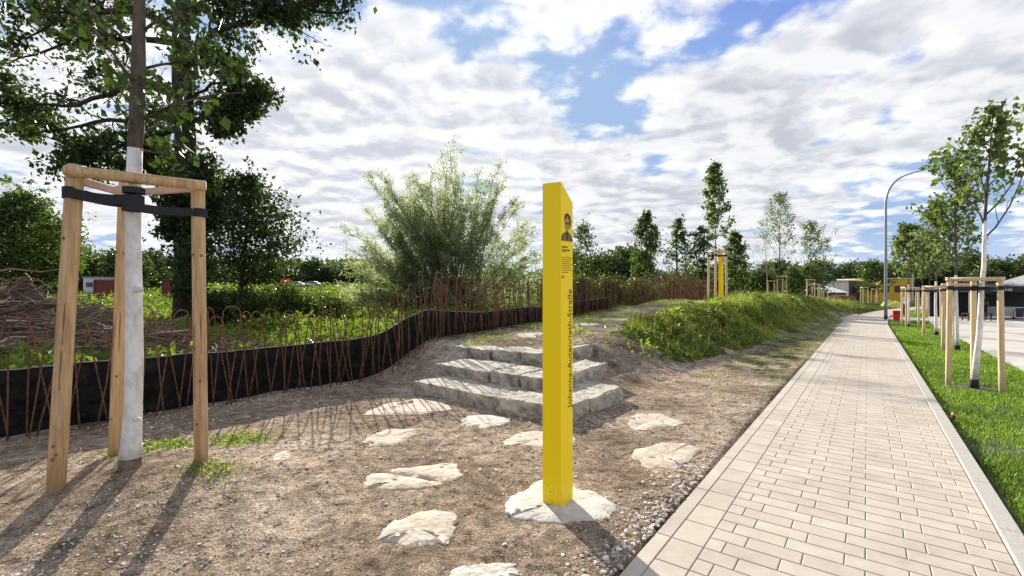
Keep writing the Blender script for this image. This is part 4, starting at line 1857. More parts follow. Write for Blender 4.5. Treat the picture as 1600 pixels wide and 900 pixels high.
# willow shrub in the centre
def willow():
    rng = np.random.default_rng(9)
    Y = 37.0
    b = W(700, 476, Y)
    gz = tz(b.x, b.y)
    root = thing('willow_shrub', 'large airy olive green willow shrub behind the hoops left of the yellow pillar', 'shrub', (b.x, b.y, gz))
    mb = MB()
    A, AX = [], []
    ts = [(548, 350), (560, 400), (575, 320), (590, 375), (600, 300), (620, 285), (635, 330), (655, 262), (668, 300), (690, 245), (705, 270), (720, 250), (735, 280), (750, 265), (765, 300), (780, 290), (800, 320), (815, 345), (830, 370), (838, 410), (560, 445), (545, 430), (600, 430), (650, 380), (700, 350), (745, 350), (790, 390), (825, 440), (640, 430), (700, 420), (760, 420), (672, 340), (612, 345), (728, 320), (580, 290), (810, 400), (535, 445), (525, 470), (560, 480), (600, 470), (640, 475), (690, 470), (740, 465)]
    for _ in range(46):
        a_, r_ = rng.random() * 3.1416, rng.random() ** .5
        ts.append((690 + 145 * r_ * math.cos(a_), 470 - 205 * r_ * math.sin(a_)))
    for (u, v) in ts:
        for rep in range(2):
            dy = rng.normal() * 2.0
            e = rel(W(u + rng.normal() * 13, v + rng.normal() * 14, Y + dy), root)
            st = np.array([rng.normal() * 1.0 + e[0] * .15, rng.normal() * .8, 0])
            k = 9
            t = np.linspace(0, 1, k)[:, None]
            mid = np.array([st[0] * .5 + e[0] * .5, (st[1] + e[1]) * .5, e[2] * .68])
            pl = (1 - t) ** 2 * st + 2 * t * (1 - t) * mid + t * t * e
            pl[1:-1] += rng.normal(size=(k - 2, 3)) * .08
            mb.tube(pl, np.linspace(.05, .008, k), 5)
            for i in range(15):
                tt = .28 + .72 * (i + rng.random()) / 15
                q = samp(pl, tt)
                dv = samp(pl, min(1, tt + .08)) - samp(pl, max(0, tt - .08))
                dv /= np.linalg.norm(dv) + 1e-9
                v_ = dv * .9 + rng.normal(size=3) * .55
                v_[2] += .10
                v_ /= np.linalg.norm(v_)
                l = rng.uniform(.5, 1.2) * (1.15 - .5 * tt)
                tw = wobble(q, q + v_ * l, rng, 4, .15, .08)
                mb.tube(tw, np.linspace(.011, .004, 4), 4)
                for x in np.linspace(.15, 1.02, 12):
                    A.append(samp(tw, x))
                    AX.append(v_)
    mb.build('stems', M['bark'], root, smooth=True)
    A = np.array(A)
    AX = np.array(AX)
    k = 5
    P = np.repeat(A, k, 0) + rng.normal(size=(len(A) * k, 3)) * .16
    X = np.repeat(AX, k, 0)
    keep = rng.random(len(P)) < np.clip(.70 + .9 * fbm(P[:, 0] * .65, P[:, 2] * .65 + 5, 41, 3), .15, 1)
    P, X = P[keep], X[keep]
    leaves_obj('foliage', P, LM['willow'], root, rng, L=.21, Wd=.052, down=.1, axis=X * .8)


willow()

# mid distance trees right of the yellow pillar
clump_tree('slender_tree', 'thin young tree just right of the yellow pillar top half', 912, 470, 348, 21, 48, LM['mid'], seed=41, n=1500, leaf=.10, trunk_r=.04, crown_v=430, clumps=22, group='slender trees beyond the far fence', sparse=.2)
clump_tree('slender_tree', 'dense upright tree, first full one to the right of the pillar', 1010, 465, 328, 42, 46, LM['mid'], seed=42, n=3224, leaf=.2, trunk_r=.13, crown_v=425, clumps=30, shape='column', group='slender trees beyond the far fence')
clump_tree('slender_tree', 'narrow ragged tree with bare twigs at its tip', 1060, 465, 338, 42, 46, LM['mid'], seed=43, n=1860, leaf=.19, trunk_r=.13, crown_v=430, clumps=26, shape='cone', group='slender trees beyond the far fence')
clump_tree('slender_tree', 'small dark tree directly left of the staked sapling on the bank', 1098, 465, 352, 40, 44, LM['mid'], seed=44, n=1612, leaf=.2, trunk_r=.12, crown_v=420, clumps=18, asp=.4, group='slender trees beyond the far fence')
clump_tree('slender_tree', 'broad based dark tree directly right of the staked sapling on the bank', 1150, 468, 360, 40, 58, LM['mid'], seed=45, n=2604, leaf=.2, trunk_r=.14, crown_v=450, clumps=26, shape='cone', asp=.4, group='slender trees beyond the far fence')

# saplings on the bank
shoot_tree('young_tree', 'staked sapling beside the small distant yellow pillar on the bank', 1120, 468, 1117, 250, 22.5, 52, LM['sap'], seed=51, nb=19, leafL=.12, leafW=.09, per=2, fork_v=372, trunk_r=.035, rise=(.5, 1.3), sig=.08)
x, y = W(1120, 468, 22.5).xy
frame_at(x, y, tz(x, y), 'stake frame on the bank round the sapling beside the small yellow pillar', R(40), 1.25)
shoot_tree('young_tree', 'tall wispy sapling in the left of two stake frames on the distant bank', 1217, 462, 1220, 302, 36, 58, LM['sap'], seed=52, nb=20, leafL=.12, leafW=.07, per=2, fork_v=415, trunk_r=.05, thin=.8, rise=(1.5, 3), sig=.1)
shoot_tree('young_tree', 'pale nearly bare sapling left of the tall wispy one on the distant bank', 1201, 462, 1192, 345, 40, 60, LM['sap'], seed=53, nb=18, leafL=.1, leafW=.04, per=1, fork_v=430, trunk_r=.04, thin=.6, rise=(1, 2), bark='wood_grey')
shoot_tree('young_tree', 'wispy sapling above the cluster of stake frames midway along the bank', 1268, 464, 1266, 346, 42, 52, LM['sap'], seed=54, nb=20, leafL=.13, leafW=.08, per=2, fork_v=428, trunk_r=.05, thin=.8, rise=(1.5, 3), sig=.1)
shoot_tree('young_tree', 'thin sapling right of the wispy one above the frame cluster on the bank', 1284, 464, 1292, 372, 46, 30, LM['sap'], seed=55, nb=12, leafL=.12, leafW=.06, per=1, fork_v=430, trunk_r=.04, thin=.7, rise=(1.5, 3))
for (u, vb, Yy, lab, rz) in ((1203, 462, 42, 'left distant stake frame on the bank with the pale bare sapling', .3),
                             (1222, 463, 36, 'distant stake frame on the bank holding the tall wispy sapling', .8),
                             (1265, 466, 40, 'stake frame on the bank, left one of the distant cluster of three', .2),
                             (1276, 465, 46, 'stake frame on the bank, middle one of the distant cluster of three', 1.0),
                             (1288, 464, 54, 'stake frame on the bank, right one of the distant cluster of three', .5),
                             (1350, 473, 50, 'dark tied stake frame in the grass left of the street lamp', .4),
                             (1367, 473, 62, 'smaller dark tied stake frame right next to the street lamp', .9)):
    p = W(u, vb, Yy)
    frame_at(p.x, p.y, tz(p.x, p.y), lab, rz, 1.0)


# trees of the grass verge on the right
def verge_tree(i, ut, vt, wpx, label, flabel, rz, **k):
    s, d = VERGE_TREES[i]
    x, y = from_sd(s, d)
    z = float(base(s)) - .06
    ub = 800 + x / y * F
    vb = 450 + (EYE - z) / y * F
    shoot_tree('young_tree', label, ub, vb, ut, vt, y, wpx, LM['sap'], **k)
    frame_at(x, y, z, flabel, rz, k.get('fsc', 1.0) if False else 1.0)


verge_tree(0, 1553, 168, 112, 'nearest staked tree on the right verge with white painted stem', 'nearest pale stake frame on the right grass verge', R(-33), seed=61, thin=.62, nb=13, leafL=.085, leafW=.07, per=2, white_v=345, fork_v=372, trunk_r=.048, rise=(1.5, 3.2), sig=.06)
verge_tree(1, 1490, 240, 80, 'second staked tree on the right verge, behind the nearest one', 'second pale stake frame along the right grass verge', R(-25), seed=62, thin=.62, nb=15, leafL=.10, leafW=.08, per=3, white_v=430, fork_v=425, trunk_r=.048, rise=(1.4, 2.8), sig=.08)
verge_tree(2, 1464, 322, 66, 'third staked tree on the right verge with pale stem', 'third stake frame along the right grass verge', R(50), seed=63, thin=.62, nb=14, leafL=.12, leafW=.09, per=3, white_v=440, fork_v=430, trunk_r=.05, rise=(.9, 2.0), sig=.09)
verge_tree(3, 1422, 352, 58, 'fourth staked tree on the right verge close to the red bin', 'fourth stake frame on the verge, next to the red bin', R(15), seed=64, thin=.62, nb=15, leafL=.13, leafW=.10, per=3, white_v=445, fork_v=432, trunk_r=.045, rise=(.8, 1.8), sig=.1)
for (u, vb, Yy, lab, flab, sd) in ((1441, 495, 33, 'small leafy tree in the verge beyond the side path, left one', 'stake frame beyond the side path, left one', 65), (1452, 492, 39, 'small leafy tree in the verge beyond the side path, right one', 'stake frame beyond the side path, right one', 66)):
    p = W(u, vb, Yy)
    s_, d_ = to_sd(p.x, p.y)
    shoot_tree('young_tree', lab, u, vb, u, 385 + (sd - 65) * 8, Yy, 50, LM['sap'], seed=sd, nb=14, leafL=.15, leafW=.12, per=4, white_v=448, fork_v=436, trunk_r=.05, rise=(.8, 1.8), sig=.12)
    frame_at(p.x, p.y, float(base(s_)) - .06, flab, sd * .7, 1.0)
clump_tree('round_tree', 'round light green tree far behind the street lamp', 1362, 470, 408, 70, 46, LM['farlight'], seed=71, n=2500, leaf=.3, trunk_r=.12, crown_v=455, clumps=20)
clump_tree('round_tree', 'yellowish green tree beyond the cluster of stake frames', 1262, 470, 415, 66, 60, LM['farlight'], seed=72, n=3000, leaf=.3, trunk_r=.12, crown_v=462, clumps=22)
clump_tree('round_tree', 'small yellowish tree behind the left distant stake frames', 1238, 470, 418, 60, 36, LM['farlight'], seed=73, n=1800, leaf=.28, trunk_r=.12, crown_v=462, clumps=16)


# ------------------------------------------------------------------ hedges and bushes in the field
def bush(label, u, vb, vt, Y, wpx, m, seed, n=3500, leaf=.14, name='bush'):
    rng = np.random.default_rng(seed)
    b = W(u, vb, Y)
    gz = tz(b.x, b.y)
    rw = wpx / (F / Y) / 2
    H = max(.4, W(u, vt, Y).z - gz)
    root = thing(name, label, 'bush', (b.x, b.y, gz), 'bushes in the field')
    mb = MB()
    P = []
    nc = 16
    for i in range(nc):
        a = i * 2.4
        rr = rw * math.sqrt((i + .5) / nc)
        c = np.array([math.cos(a) * rr, math.sin(a) * rr * .6, H * (.85 - .55 * (rr / rw) ** 2) * rng.uniform(.7, 1.05)])
        mb.tube(wobble((c[0] * .2, c[1] * .2, -.1), c, rng, 5, .15), np.linspace(.03, .006, 5), 5)
        sg = np.array([rw * .20, rw * .15, H * .16])
        P.append(c + rng.normal(size=(n // nc, 3)) * sg)
    mb.build('stems', M['bark_dark'], root)
    P = np.concatenate(P)
    P = P[P[:, 2] > 0]
    leaves_obj('foliage', P, m, root, rng, L=leaf, Wd=leaf * .6, down=0, upn=1)


bush('broad green bush behind the hoops right of the big trunk', 365, 485, 450, 21, 110, LM['mid'], 81, 6500)
bush('dark leafy bush in the middle of the hedge behind the hoops', 440, 484, 452, 23, 120, LM['mid'], 82, 6500)
bush('light green bush at the hedge end left of the willow', 505, 482, 455, 25, 80, LM['field'], 83, 4500)
bush('low dark bush under the big dark tree', 330, 495, 462, 18, 60, LM['dark'], 84, 3000)
for i, (u, vt, w) in enumerate(((905, 428, 60), (950, 432, 70), (1000, 436, 60), (1050, 436, 60), (1090, 440, 50), (870, 420, 60))):
    bush(('green bush behind the far hoops, leftmost of that row', 'second green bush from the left behind the far hoops', 'middle left green bush behind the far hoops', 'middle right green bush behind the far hoops', 'rightmost green bush behind the far hoops', 'green bush half hidden behind the yellow pillar')[i], u, 470, vt, 33 + i, w, LM['mid' if i % 2 else 'field'], 90 + i, 3500, .2)


# brush heap on the far left
def brush_heap():
    rng = np.random.default_rng(17)
    cx, cy = W(95, 480, 10.8).xy
    root = thing('brush_heap', 'long heap of felled brown branches and roots behind the hoops at far left', 'brush heap', (cx, cy, tz(cx, cy)))
    xs = np.linspace(-5.2, 4.6, 60)
    ys = np.linspace(-2.2, 2.4, 30)
    X, Y = np.meshgrid(xs, ys)
    env = np.clip(1 - (np.abs(X + .6) / 5.2) ** 3, 0, 1) * np.clip(1 - (np.abs(Y) / 2.4) ** 2, 0, 1)
    Hh = 2.2 * (1 - .15 * (X + 1.2))
    Z = env * np.clip(Hh, .3, 3.4) * (.62 + .8 * fbm(X * .6, Y * .6, 3, 4)) - .08
    n, k = X.shape
    i, j = np.meshgrid(np.arange(n - 1), np.arange(k - 1), indexing='ij')
    q = np.stack([i * k + j, i * k + j + 1, (i + 1) * k + j + 1, (i + 1) * k + j], -1).reshape(-1, 4)
    M['heapsoil'] = mat('dark heap soil', (.05, .031, .018), (.12, .082, .052), .95, 4, 8, .05, 8)
    fastmesh('soil', np.stack([X, Y, Z], -1).reshape(-1, 3), [q], M['heapsoil'], root, smooth=True)
    M['stick'] = mat('dead branch', (.12, .07, .04), (.31, .21, .135), .9, 5)
    M['stick_pale'] = mat('peeled branch', (.42, .36, .30), (.6, .55, .48), .85, 5)
    for (cnt, mm, nm) in ((1000, 'stick', 'branches'), (60, 'stick_pale', 'peeled_branches')):
        mb = MB()
        for c in range(cnt):
            ix, iy = int(rng.integers(4, 56)), int(rng.integers(2, 27))
            p = np.array([xs[ix], ys[iy], Z[iy, ix] + rng.uniform(0, .16)])
            az = rng.normal() * .5 + (0 if rng.random() < .7 else 1.2)
            L = rng.uniform(.4, 2.0)
            d = np.array([math.cos(az), math.sin(az), rng.normal() * .22]) * L
            r = rng.uniform(.008, .035)
            mb.tube(wobble(p - d / 2, p + d / 2, rng, 5, .25), np.linspace(r, r * .4, 5), 5)
        mb.build(nm, M[mm], root)
    P = np.stack([rng.uniform(-5, 4, 2600), rng.uniform(-2.6, -1.2, 2600), rng.random(2600) * .5], 1)
    leaves_obj('weeds', P, LM['field'], root, rng, L=.14, Wd=.06, down=-.2)


brush_heap()


# ------------------------------------------------------------------ distant trees
def far_trees():
    rng = np.random.default_rng(55)
    protos = []
    for v in range(5):
        r2 = np.random.default_rng(300 + v)
        root = thing('distant_tree', '', 'tree', (0, 0, 0), 'trees on the horizon')
        mb = MB()
        mb.tube([(0, 0, -1), (0, 0, 4), (.2, 0, 7)], np.array([.35, .28, .12]), 6)
        P = []
        for i in range(22):
            t = (i + .5) / 22
            a = i * 2.4 + r2.normal() * .4
            pr = math.sqrt(max(.02, 1 - (2 * t - .85) ** 2))
            rr = 3.6 * pr * r2.uniform(.3, .95)
            c = np.array([math.cos(a) * rr, math.sin(a) * rr, 1.6 + 7.6 * t])
            mb.tube([(0, 0, 2 + 4 * t), c], np.array([.09, .03]), 4)
            P.append(c + r2.normal(size=(170, 3)) * np.array([1.05, 1.05, .72]))
        mb.build('trunk', M['bark_dark'], root)
        leaves_obj('crown', np.concatenate(P), LM['far'], root, r2, L=.62, Wd=.42, down=.1)
        protos.append(root)
    used = set()
    # (u, top row, distance)
    spec = []
    for (u0, u1, vtop, Y, stp) in ((100, 250, 392, 95, 30), (400, 560, 415, 150, 17), (880, 1000, 398, 105, 24), (1010, 1200, 425, 130, 24), (1200, 1390, 414, 150, 21), (1440, 1640, 410, 135, 23)):
        u = u0
        while u < u1:
            spec.append((u + rng.normal() * 3, vtop + rng.normal() * 5, Y * rng.uniform(.93, 1.1)))
            u += stp * rng.uniform(.75, 1.25)
    spec.sort()
    for (u, vt, Y) in spec:
        i = int(rng.integers(5))
        if i in used:
            o = copy_tree(protos[i])
        else:
            o = protos[i]
            used.add(i)
        p = W(u, 450, Y)
        gz = tz(p.x, p.y)
        H = W(u, vt, Y).z - gz
        o.location = (p.x, p.y, gz - .3)
        sc = H / 9.6
        wsc = max(sc, 1.0) * rng.uniform(.95, 1.25)
        o.scale = (wsc, wsc, sc)
        o.rotation_euler = (0, 0, rng.random() * 6.28)
        side = 'left field' if u < 600 else ('far fence' if u < 1120 else ('grassy bank' if u < 1400 else 'market tents'))
        o['label'] = 'dark rounded tree in the distant row beyond the ' + side
    for i in range(5):
        if i not in used:
            for c in list(protos[i].children):
                bpy.data.objects.remove(c)
            bpy.data.objects.remove(protos[i])
    # the wooded ridge behind them reads as one mass
    P = []
    n = 52000
    a = rng.uniform(-1.2, 1.2, n)
    Y = rng.uniform(230, 330, n)
    X = a * Y
    env = np.interp(800 + a * F, [-100, 60, 250, 420, 560, 700, 880, 1000, 1200, 1400, 1600, 1700], [17, 15, 14, 16, 17, 14, 13, 13, 11, 12, 14, 14])
    hh = env * (.72 + .55 * fbm(X * .05, Y * .05, 71, 4) + .25 * vnoise(X * .16, Y * .16, 5))
    z = terrain(X, Y) + hh * rng.random(n) ** .6
    V, Fc = leaf_arrays(np.stack([X, Y, z], 1), rng, L=2.6, Wd=1.9, down=0, upn=.8)
    tag(fastmesh('wood', V, [Fc], LM['far'], tint=np.repeat(rng.random(n), 4)), kind='stuff')


far_trees()


# ------------------------------------------------------------------ street lamps
def street_lamp(u, vb, vt, Y, label, arm=2.6):
    p = W(u, vb, Y)
    s, d = to_sd(p.x, p.y)
    gz = float(base(s))
    H = W(u, vt, Y).z - gz
    root = thing('street_lamp', label, 'street lamp', (p.x, p.y, gz), 'curved arm street lamps')
    mb = MB()
    rb = H * .20
    run = arm - rb * (1 - math.cos(R(68))) - .75
    zs = H - rb * math.sin(R(68)) - (run + .8) * .30
    pts = [(0, 0, -.1), (0, 0, .9), (0, 0, H * .5), (0, 0, zs)]
    for a in np.linspace(0, R(68), 9)[1:]:
        pts.append((rb * (1 - math.cos(a)), 0, zs + rb * math.sin(a)))
    e = np.array(pts[-1])
    pts.append(tuple(e + np.array([run * .5, 0, run * .5 * .36])))
    pts.append(tuple(e + np.array([run, 0, run * .33])))
    k = len(pts)
    rad = np.interp(np.arange(k), [0, 1, 1.01, k - 1], [.085, .085, .072, .034])
    mb.tube(pts, rad, 12)
    mb.build('pole', M['steel'], root, smooth=True)
    e = np.array(pts[-1])
    dv = np.array([.95, 0, .30])
    dv /= np.linalg.norm(dv)
    hb = MB()
    hb.prism([e + dv * x + np.array([0, y, 0]) for (x, y) in ((0, -.04), (.12, -.09), (.7, -.08), (.82, 0), (.7, .08), (.12, .09), (0, .04))], np.cross(dv, [0, 1, 0]) * -.06)
    hb.build('lamp_head', M['steel'], root, bevel=.01)
    fb = MB()
    fb.tube([(0, 0, -.05), (0, 0, .22)], .095, 12)
    fb.build('base_collar', M['black'], root)
    return root


street_lamp(1384, 501, 262, 27.7, 'tall curved arm street lamp at the edge of the paved path')
o = street_lamp(1427, 478, 352, 56, 'farther curved arm street lamp showing through the verge trees')


# ------------------------------------------------------------------ red bin, marker
def red_bin():
    p = W(1400.5, 505.5, 24.6)
    s, d = to_sd(p.x, p.y)
    gz = float(base(s)) - .05
    root = thing('litter_bin', 'small red box bin on two legs at the verge corner', 'bin', (p.x, p.y, gz), rz=R(-30))
    mb = MB()
    w, h, dp = .27, .48, .2
    mb.prism([(-w / 2, -dp / 2, .2), (w / 2, -dp / 2, .2), (w / 2 + .015, -dp / 2 - .02, .2 + h), (-w / 2 - .015, -dp / 2 - .02, .2 + h)], (0, dp, 0))
    mb.build('body', M['red'], root, bevel=.012)
    mb = MB()
    mb.box((0, 0, .2 + h + .012), (w + .05, dp + .06, .022))
    mb.build('rim', M['red'], root, bevel=.006)
    for x in (-w / 2 + .02, w / 2 - .02):
        mb = MB()
        mb.tube([(x, .0, -.1), (x, 0, .22)], .022, 8)
        mb.build('leg', M['steel'], root)
    mb = MB()
    mb.box((0, -dp / 2 - .012, .2 + h * .82), (w * .6, .012, .05))
    mb.build('slot', M['black'], root)


red_bin()


def marker():
    x, y = G(1494, 664, .0)
    s, d = to_sd(x, y)
    s, d = float(s), -1.985
    x, y = from_sd(s, d)
    z = float(base(s)) - .06
    root = thing('marker_stub', 'small red capped marker stub against the verge kerb', 'marker', (x, y, z))
    mb = MB()
    mb.tube([(0, 0, -.05), (0, 0, .06), (.004, 0, .075)], np.array([.016, .016, .014]), 12)
    mb.build('stem', M['black'], root, smooth=True)
    mb = MB()
    mb.tube([(.004, 0, .07), (.006, 0, .082), (.01, 0, .115), (.012, 0, .125)], np.array([.018, .024, .024, .012]), 14)
    mb.build('cap', M['red'], root, smooth=True)
    mb = MB()
    mb.tube([(.0065, 0, .09), (.0085, 0, .1)], .0252, 14)
    mb.build('band', M['white'], root, smooth=True)


marker()


# black water hose lying in the gap beside the kerb
def hose():
    mb = MB()
    pts = []
    for s in np.arange(1.0, 5.2, .15):
        x, y = from_sd(s, -1.962 + .012 * math.sin(s * 3))
        pts.append((x, y, float(base(s)) - .045 + .01 * math.sin(s * 5)))
    mb.tube(pts, .012, 8)
    tag(mb.build('hose', M['black'], smooth=True), 'thin black hose lying along the verge side of the kerb', 'hose')


hose()


# ------------------------------------------------------------------ people
def person(label, x, y, z, h, rz, top, legs, hair, stride=.12, arms=.06):
    root = thing('person', label, 'person', (x, y, z), rz=rz)
    k = h / 1.75

    def skin(name, verts, edges, rad, m, parent, sub=2):
        me = bpy.data.meshes.new(name)
        me.from_pydata([tuple(np.array(v) * k) for v in verts], edges, [])
        o = bpy.data.objects.new('tmp', me)
        COL.objects.link(o)
        md = o.modifiers.new('skin', 'SKIN')
        for i, r in enumerate(rad):
            sv = me.skin_vertices[0].data[i]
            sv.radius = (r[0] * k, r[1] * k) if isinstance(r, tuple) else (r * k, r * k)
        me.skin_vertices[0].data[0].use_root = True
        md2 = o.modifiers.new('sub', 'SUBSURF')
        md2.levels = md2.render_levels = sub
        bpy.context.view_layer.update()
        dg = bpy.context.evaluated_depsgraph_get()
        m2 = bpy.data.meshes.new_from_object(o.evaluated_get(dg))
        COL.objects.unlink(o)
        bpy.data.objects.remove(o)
        m2.name = name
        m2.materials.clear()
        m2.materials.append(m)
        for f in m2.polygons:
            f.use_smooth = True
        o2 = bpy.data.objects.new(name, m2)
        COL.objects.link(o2)
        o2.parent = parent
        return o2
    st = stride
    V = [(0, 0, .95), (0, 0, 1.12), (0, .01, 1.30), (0, .01, 1.43), (0, 0, 1.51), (0, -.02, 1.60), (0, -.015, 1.70),
         (.17, .01, 1.40), (.23, .03, 1.13), (.22, -arms, .90), (.22, -arms - .03, .80),
         (-.17, .01, 1.40), (-.23, .03, 1.13), (-.22, -arms, .90), (-.22, -arms - .03, .80),
         (.09, 0, .88), (.10, -st * .5, .48), (.10, -st * .2, .09), (.11, -st * .2 - .14, .04),
         (-.09, 0, .88), (-.10, st * .3, .48), (-.10, st, .09), (-.11, st - .14, .04)]
    E = [(0, 1), (1, 2), (2, 3), (3, 4), (4, 5), (5, 6), (3, 7), (7, 8), (8, 9), (9, 10), (3, 11), (11, 12), (12, 13), (13, 14),
         (0, 15), (15, 16), (16, 17), (17, 18), (0, 19), (19, 20), (20, 21), (21, 22)]
    rad = [(.15, .11), (.13, .10), (.15, .11), (.10, .08), .055, (.075, .09), (.07, .085), .06, .045, .036, .035, .06, .045, .036, .035, .085, .06, .042, .04, .085, .06, .042, .04]
    M.setdefault('skin', mat('skin', (.42, .24, .16), (.5, .3, .2), .6, 10))
    skin('body', V, E, rad, M['skin'], root)
    g = .016
    vi = [0, 1, 2, 3, 7, 8, 11, 12]
    skin('shirt', [V[i] if i else (0, 0, .93) for i in vi], [(0, 1), (1, 2), (2, 3), (3, 4), (4, 5), (3, 6), (6, 7)], [(.175, .135), (.155, .125), (.175, .135), (.10, .10), .085, .068, .085, .068], top, root)
    vi = [0, 15, 16, 17, 19, 20, 21]
    skin('trousers', [V[i] for i in vi], [(0, 1), (1, 2), (2, 3), (0, 4), (4, 5), (5, 6)], [(.16, .125), .105, .08, .065, .105, .08, .065], legs, root)
    skin('hair', [(0, .01, 1.60), (0, .0, 1.68), (0, -.005, 1.73)], [(0, 1), (1, 2)], [(.085, .095), (.088, .10), (.06, .07)], hair, root)
    for sx, i in ((1, 18), (-1, 22)):
        a = np.array(V[i - 1])
        b = np.array(V[i])
        skin('shoe', [tuple(a - (0, -.03, .02)), tuple((a + b) / 2 - (0, 0, .03)), tuple(b)], [(0, 1), (1, 2)], [(.05, .055), (.05, .05), (.045, .035)], M['black'], root)
    return root


M['shirt_white'] = mat('pale shirt', (.62, .62, .62), (.74, .74, .74), .85, 9)
M['trouser'] = mat('dark trousers', (.010, .010, .013), (.02, .02, .024), .85, 9)
M['navy'] = mat('navy jacket', (.02, .022, .035), (.035, .038, .06), .85, 9)
M['hair'] = mat('dark hair', (.012, .009, .007), (.025, .018, .013), .6, 30)


def at_plane(u, v):
    a, b = (u - 800) / F, (450 - v) / F
    Y = 20.0
    for _ in range(30):
        s, d = to_sd(a * Y, Y)
        Y = (EYE - (float(base(s)) - .045)) / -b
    s, d = to_sd(a * Y, Y)
    return a * Y, Y, float(base(s)) - .045


x, y, z = at_plane(1416, 495.5)
person('person in pale shirt and dark trousers standing behind the fourth stake frame', x, y, z, 1.58, R(170), M['shirt_white'], M['trouser'], M['hair'], .22)
x, y, z = at_plane(1459, 492)
person('person in dark clothes standing behind the third verge tree', x, y, z, 1.62, R(20), M['navy'], M['trouser'], M['hair'], .05)
x, y, z = at_plane(1537, 496)
person('person in dark jacket under the black market tent', x, y, z, 1.62, R(-20), M['navy'], M['trouser'], M['hair'], .05)


# ------------------------------------------------------------------ market tents and their furniture
def tent(u0, u1, vb, vtop, label, roof, val, rz=R(-6), rise=.95):
    x0, y0, z0 = at_plane((u0 + u1) / 2, vb)
    y0 += 1.4
    x0 = ((u0 + u1) / 2 - 800) / F * y0
    root = thing('market_tent', label, 'tent', (x0, y0, z0), 'market tents', rz)
    w = (u1 - u0) / F * y0 / 2
    H = 2.35 if vtop is None else vtop
    mb = MB()
    ap = (0, 0, H + rise)
    c = [(-w, -w, H), (w, -w, H), (w, w, H), (-w, w, H)]
    mb.add(c + [ap] + [(p[0], p[1], p[2] - .03) for p in c] + [(0, 0, H + rise - .03)], [[0, 1, 4], [1, 2, 4], [2, 3, 4], [3, 0, 4], [6, 5, 9], [7, 6, 9], [8, 7, 9], [5, 8, 9], [0, 5, 6, 1], [1, 6, 7, 2], [2, 7, 8, 3], [3, 8, 5, 0]])
    mb.build('roof', roof, root)
    mb = MB()
    for (cx, cy, sx, sy) in ((0, -w, 2 * w, .012), (0, w, 2 * w, .012), (-w, 0, .012, 2 * w - .03), (w, 0, .012, 2 * w - .03)):
        mb.box((cx, cy, H - .16), (sx, sy, .30))
    mb.build('valance', val, root)
    for sx in (-1, 1):
        for sy in (-1, 1):
            mb = MB()
            mb.box((sx * (w - .05), sy * (w - .05), (H - .1) / 2), (.05, .05, H - .1))
            mb.build('leg', M['steel'], root)
    mb = MB()
    mb.box((0, w - .02, (H - .32) / 2), (2 * w - .16, .012, H - .34))
    mb.build('back_wall', val, root)
    return root, w, H


t1, w1, H1 = tent(1484, 1564, 500, 2.0, 'black market tent with white lettering on its valance, behind the nearest stake frame', M['black'], M['black'], rise=.3)
# faint white lettering strokes on the valance
mb = MB()
rr = random.Random(3)
xx = -.55
while xx < .75:
    hh = rr.choice((.09, .12, .12))
    mb.box((xx, -w1 - .012, H1 - .17), (.022, .006, hh))
    mb.box((xx + .035, -w1 - .012, H1 - .17 + rr.choice((-1, 0, 1)) * hh * .4), (.05, .006, .022))
    if rr.random() < .6:
        mb.box((xx + .07, -w1 - .012, H1 - .17), (.022, .006, hh * .8))
    xx += .13
mb.build('lettering', M['white'], t1)
t2, w2, H2 = tent(1566, 1648, 500, 1.9, 'grey roofed market tent with dark valance at the right edge', M['tentgrey'], M['black'])


def place(name, label, cat, u, v, rz=0, group=None, dy=0):
    x, y, z = at_plane(u, v)
    return thing(name, label, cat, (x, y + dy, z), group, rz)


root = place('market_table', 'long table under a white cloth before the grey tent', 'table', 1583, 498, R(-8), dy=.4)
mb = MB()
mb.box((0, 0, .72), (1.6, .7, .03))
mb.build('top', M['white'], root, bevel=.008)
mb = MB()
n = 60
pts = []
for i in range(n):
    t = i / n * 4
    e = int(t)
    f = t - e
    cr = [(-.81, -.36), (.81, -.36), (.81, .36), (-.81, .36)]
    a, b = np.array(cr[e]), np.array(cr[(e + 1) % 4])
    pts.append(a + (b - a) * f)
pts = np.array(pts)
wav = 1 + .02 * np.sin(np.arange(n) * 1.9)
V = np.concatenate([np.column_stack([pts, np.full(n, .735)]), np.column_stack([pts * wav[:, None] * 1.03, np.full(n, .12)])])
mb.add(V, [np.array([[i, n + i, n + (i + 1) % n, (i + 1) % n] for i in range(n)])])
mb.build('cloth', M['white'], root, smooth=True)
for sx in (-.72, .72):
    for sy in (-.28, .28):
        mb = MB()
        mb.box((sx, sy, .35), (.04, .04, .7))
        mb.build('leg', M['steel'], root)
M['purple'] = mat('dark purple board', (.06, .03, .06), (.09, .045, .09), .6, 5)
M['wine'] = mat('wine red cloth', (.13, .015, .03), (.18, .02, .04), .7, 5)
root = place('menu_board', 'dark purple menu board in a white frame before the white table', 'board', 1577, 498, R(-12), dy=-.6)
mb = MB()
mb.box((0, 0, .42), (.46, .02, .58), axes=[[1, 0, 0], [0, .97, .22], [0, -.22, .97]])
mb.build('panel', M['purple'], root)
mb = MB()
for (x, z, w, h) in ((0, .73, .54, .05), (0, .11, .54, .05), (-.25, .42, .05, .6), (.25, .42, .05, .6)):
    mb.box((x, -.012 - (z - .42) * -.22, z), (w, .03, h))
mb.build('frame', M['white'], root)
for sx in (-.2, .2):
    mb = MB()
    mb.tube([(sx, .08, .68), (sx, .42, -.02)], .015, 6)
    mb.build('leg', M['white'], root)
root = place('draped_stool', 'small stool under wine red cloth right of the menu board', 'stool', 1588, 498, 0)
mb = MB()
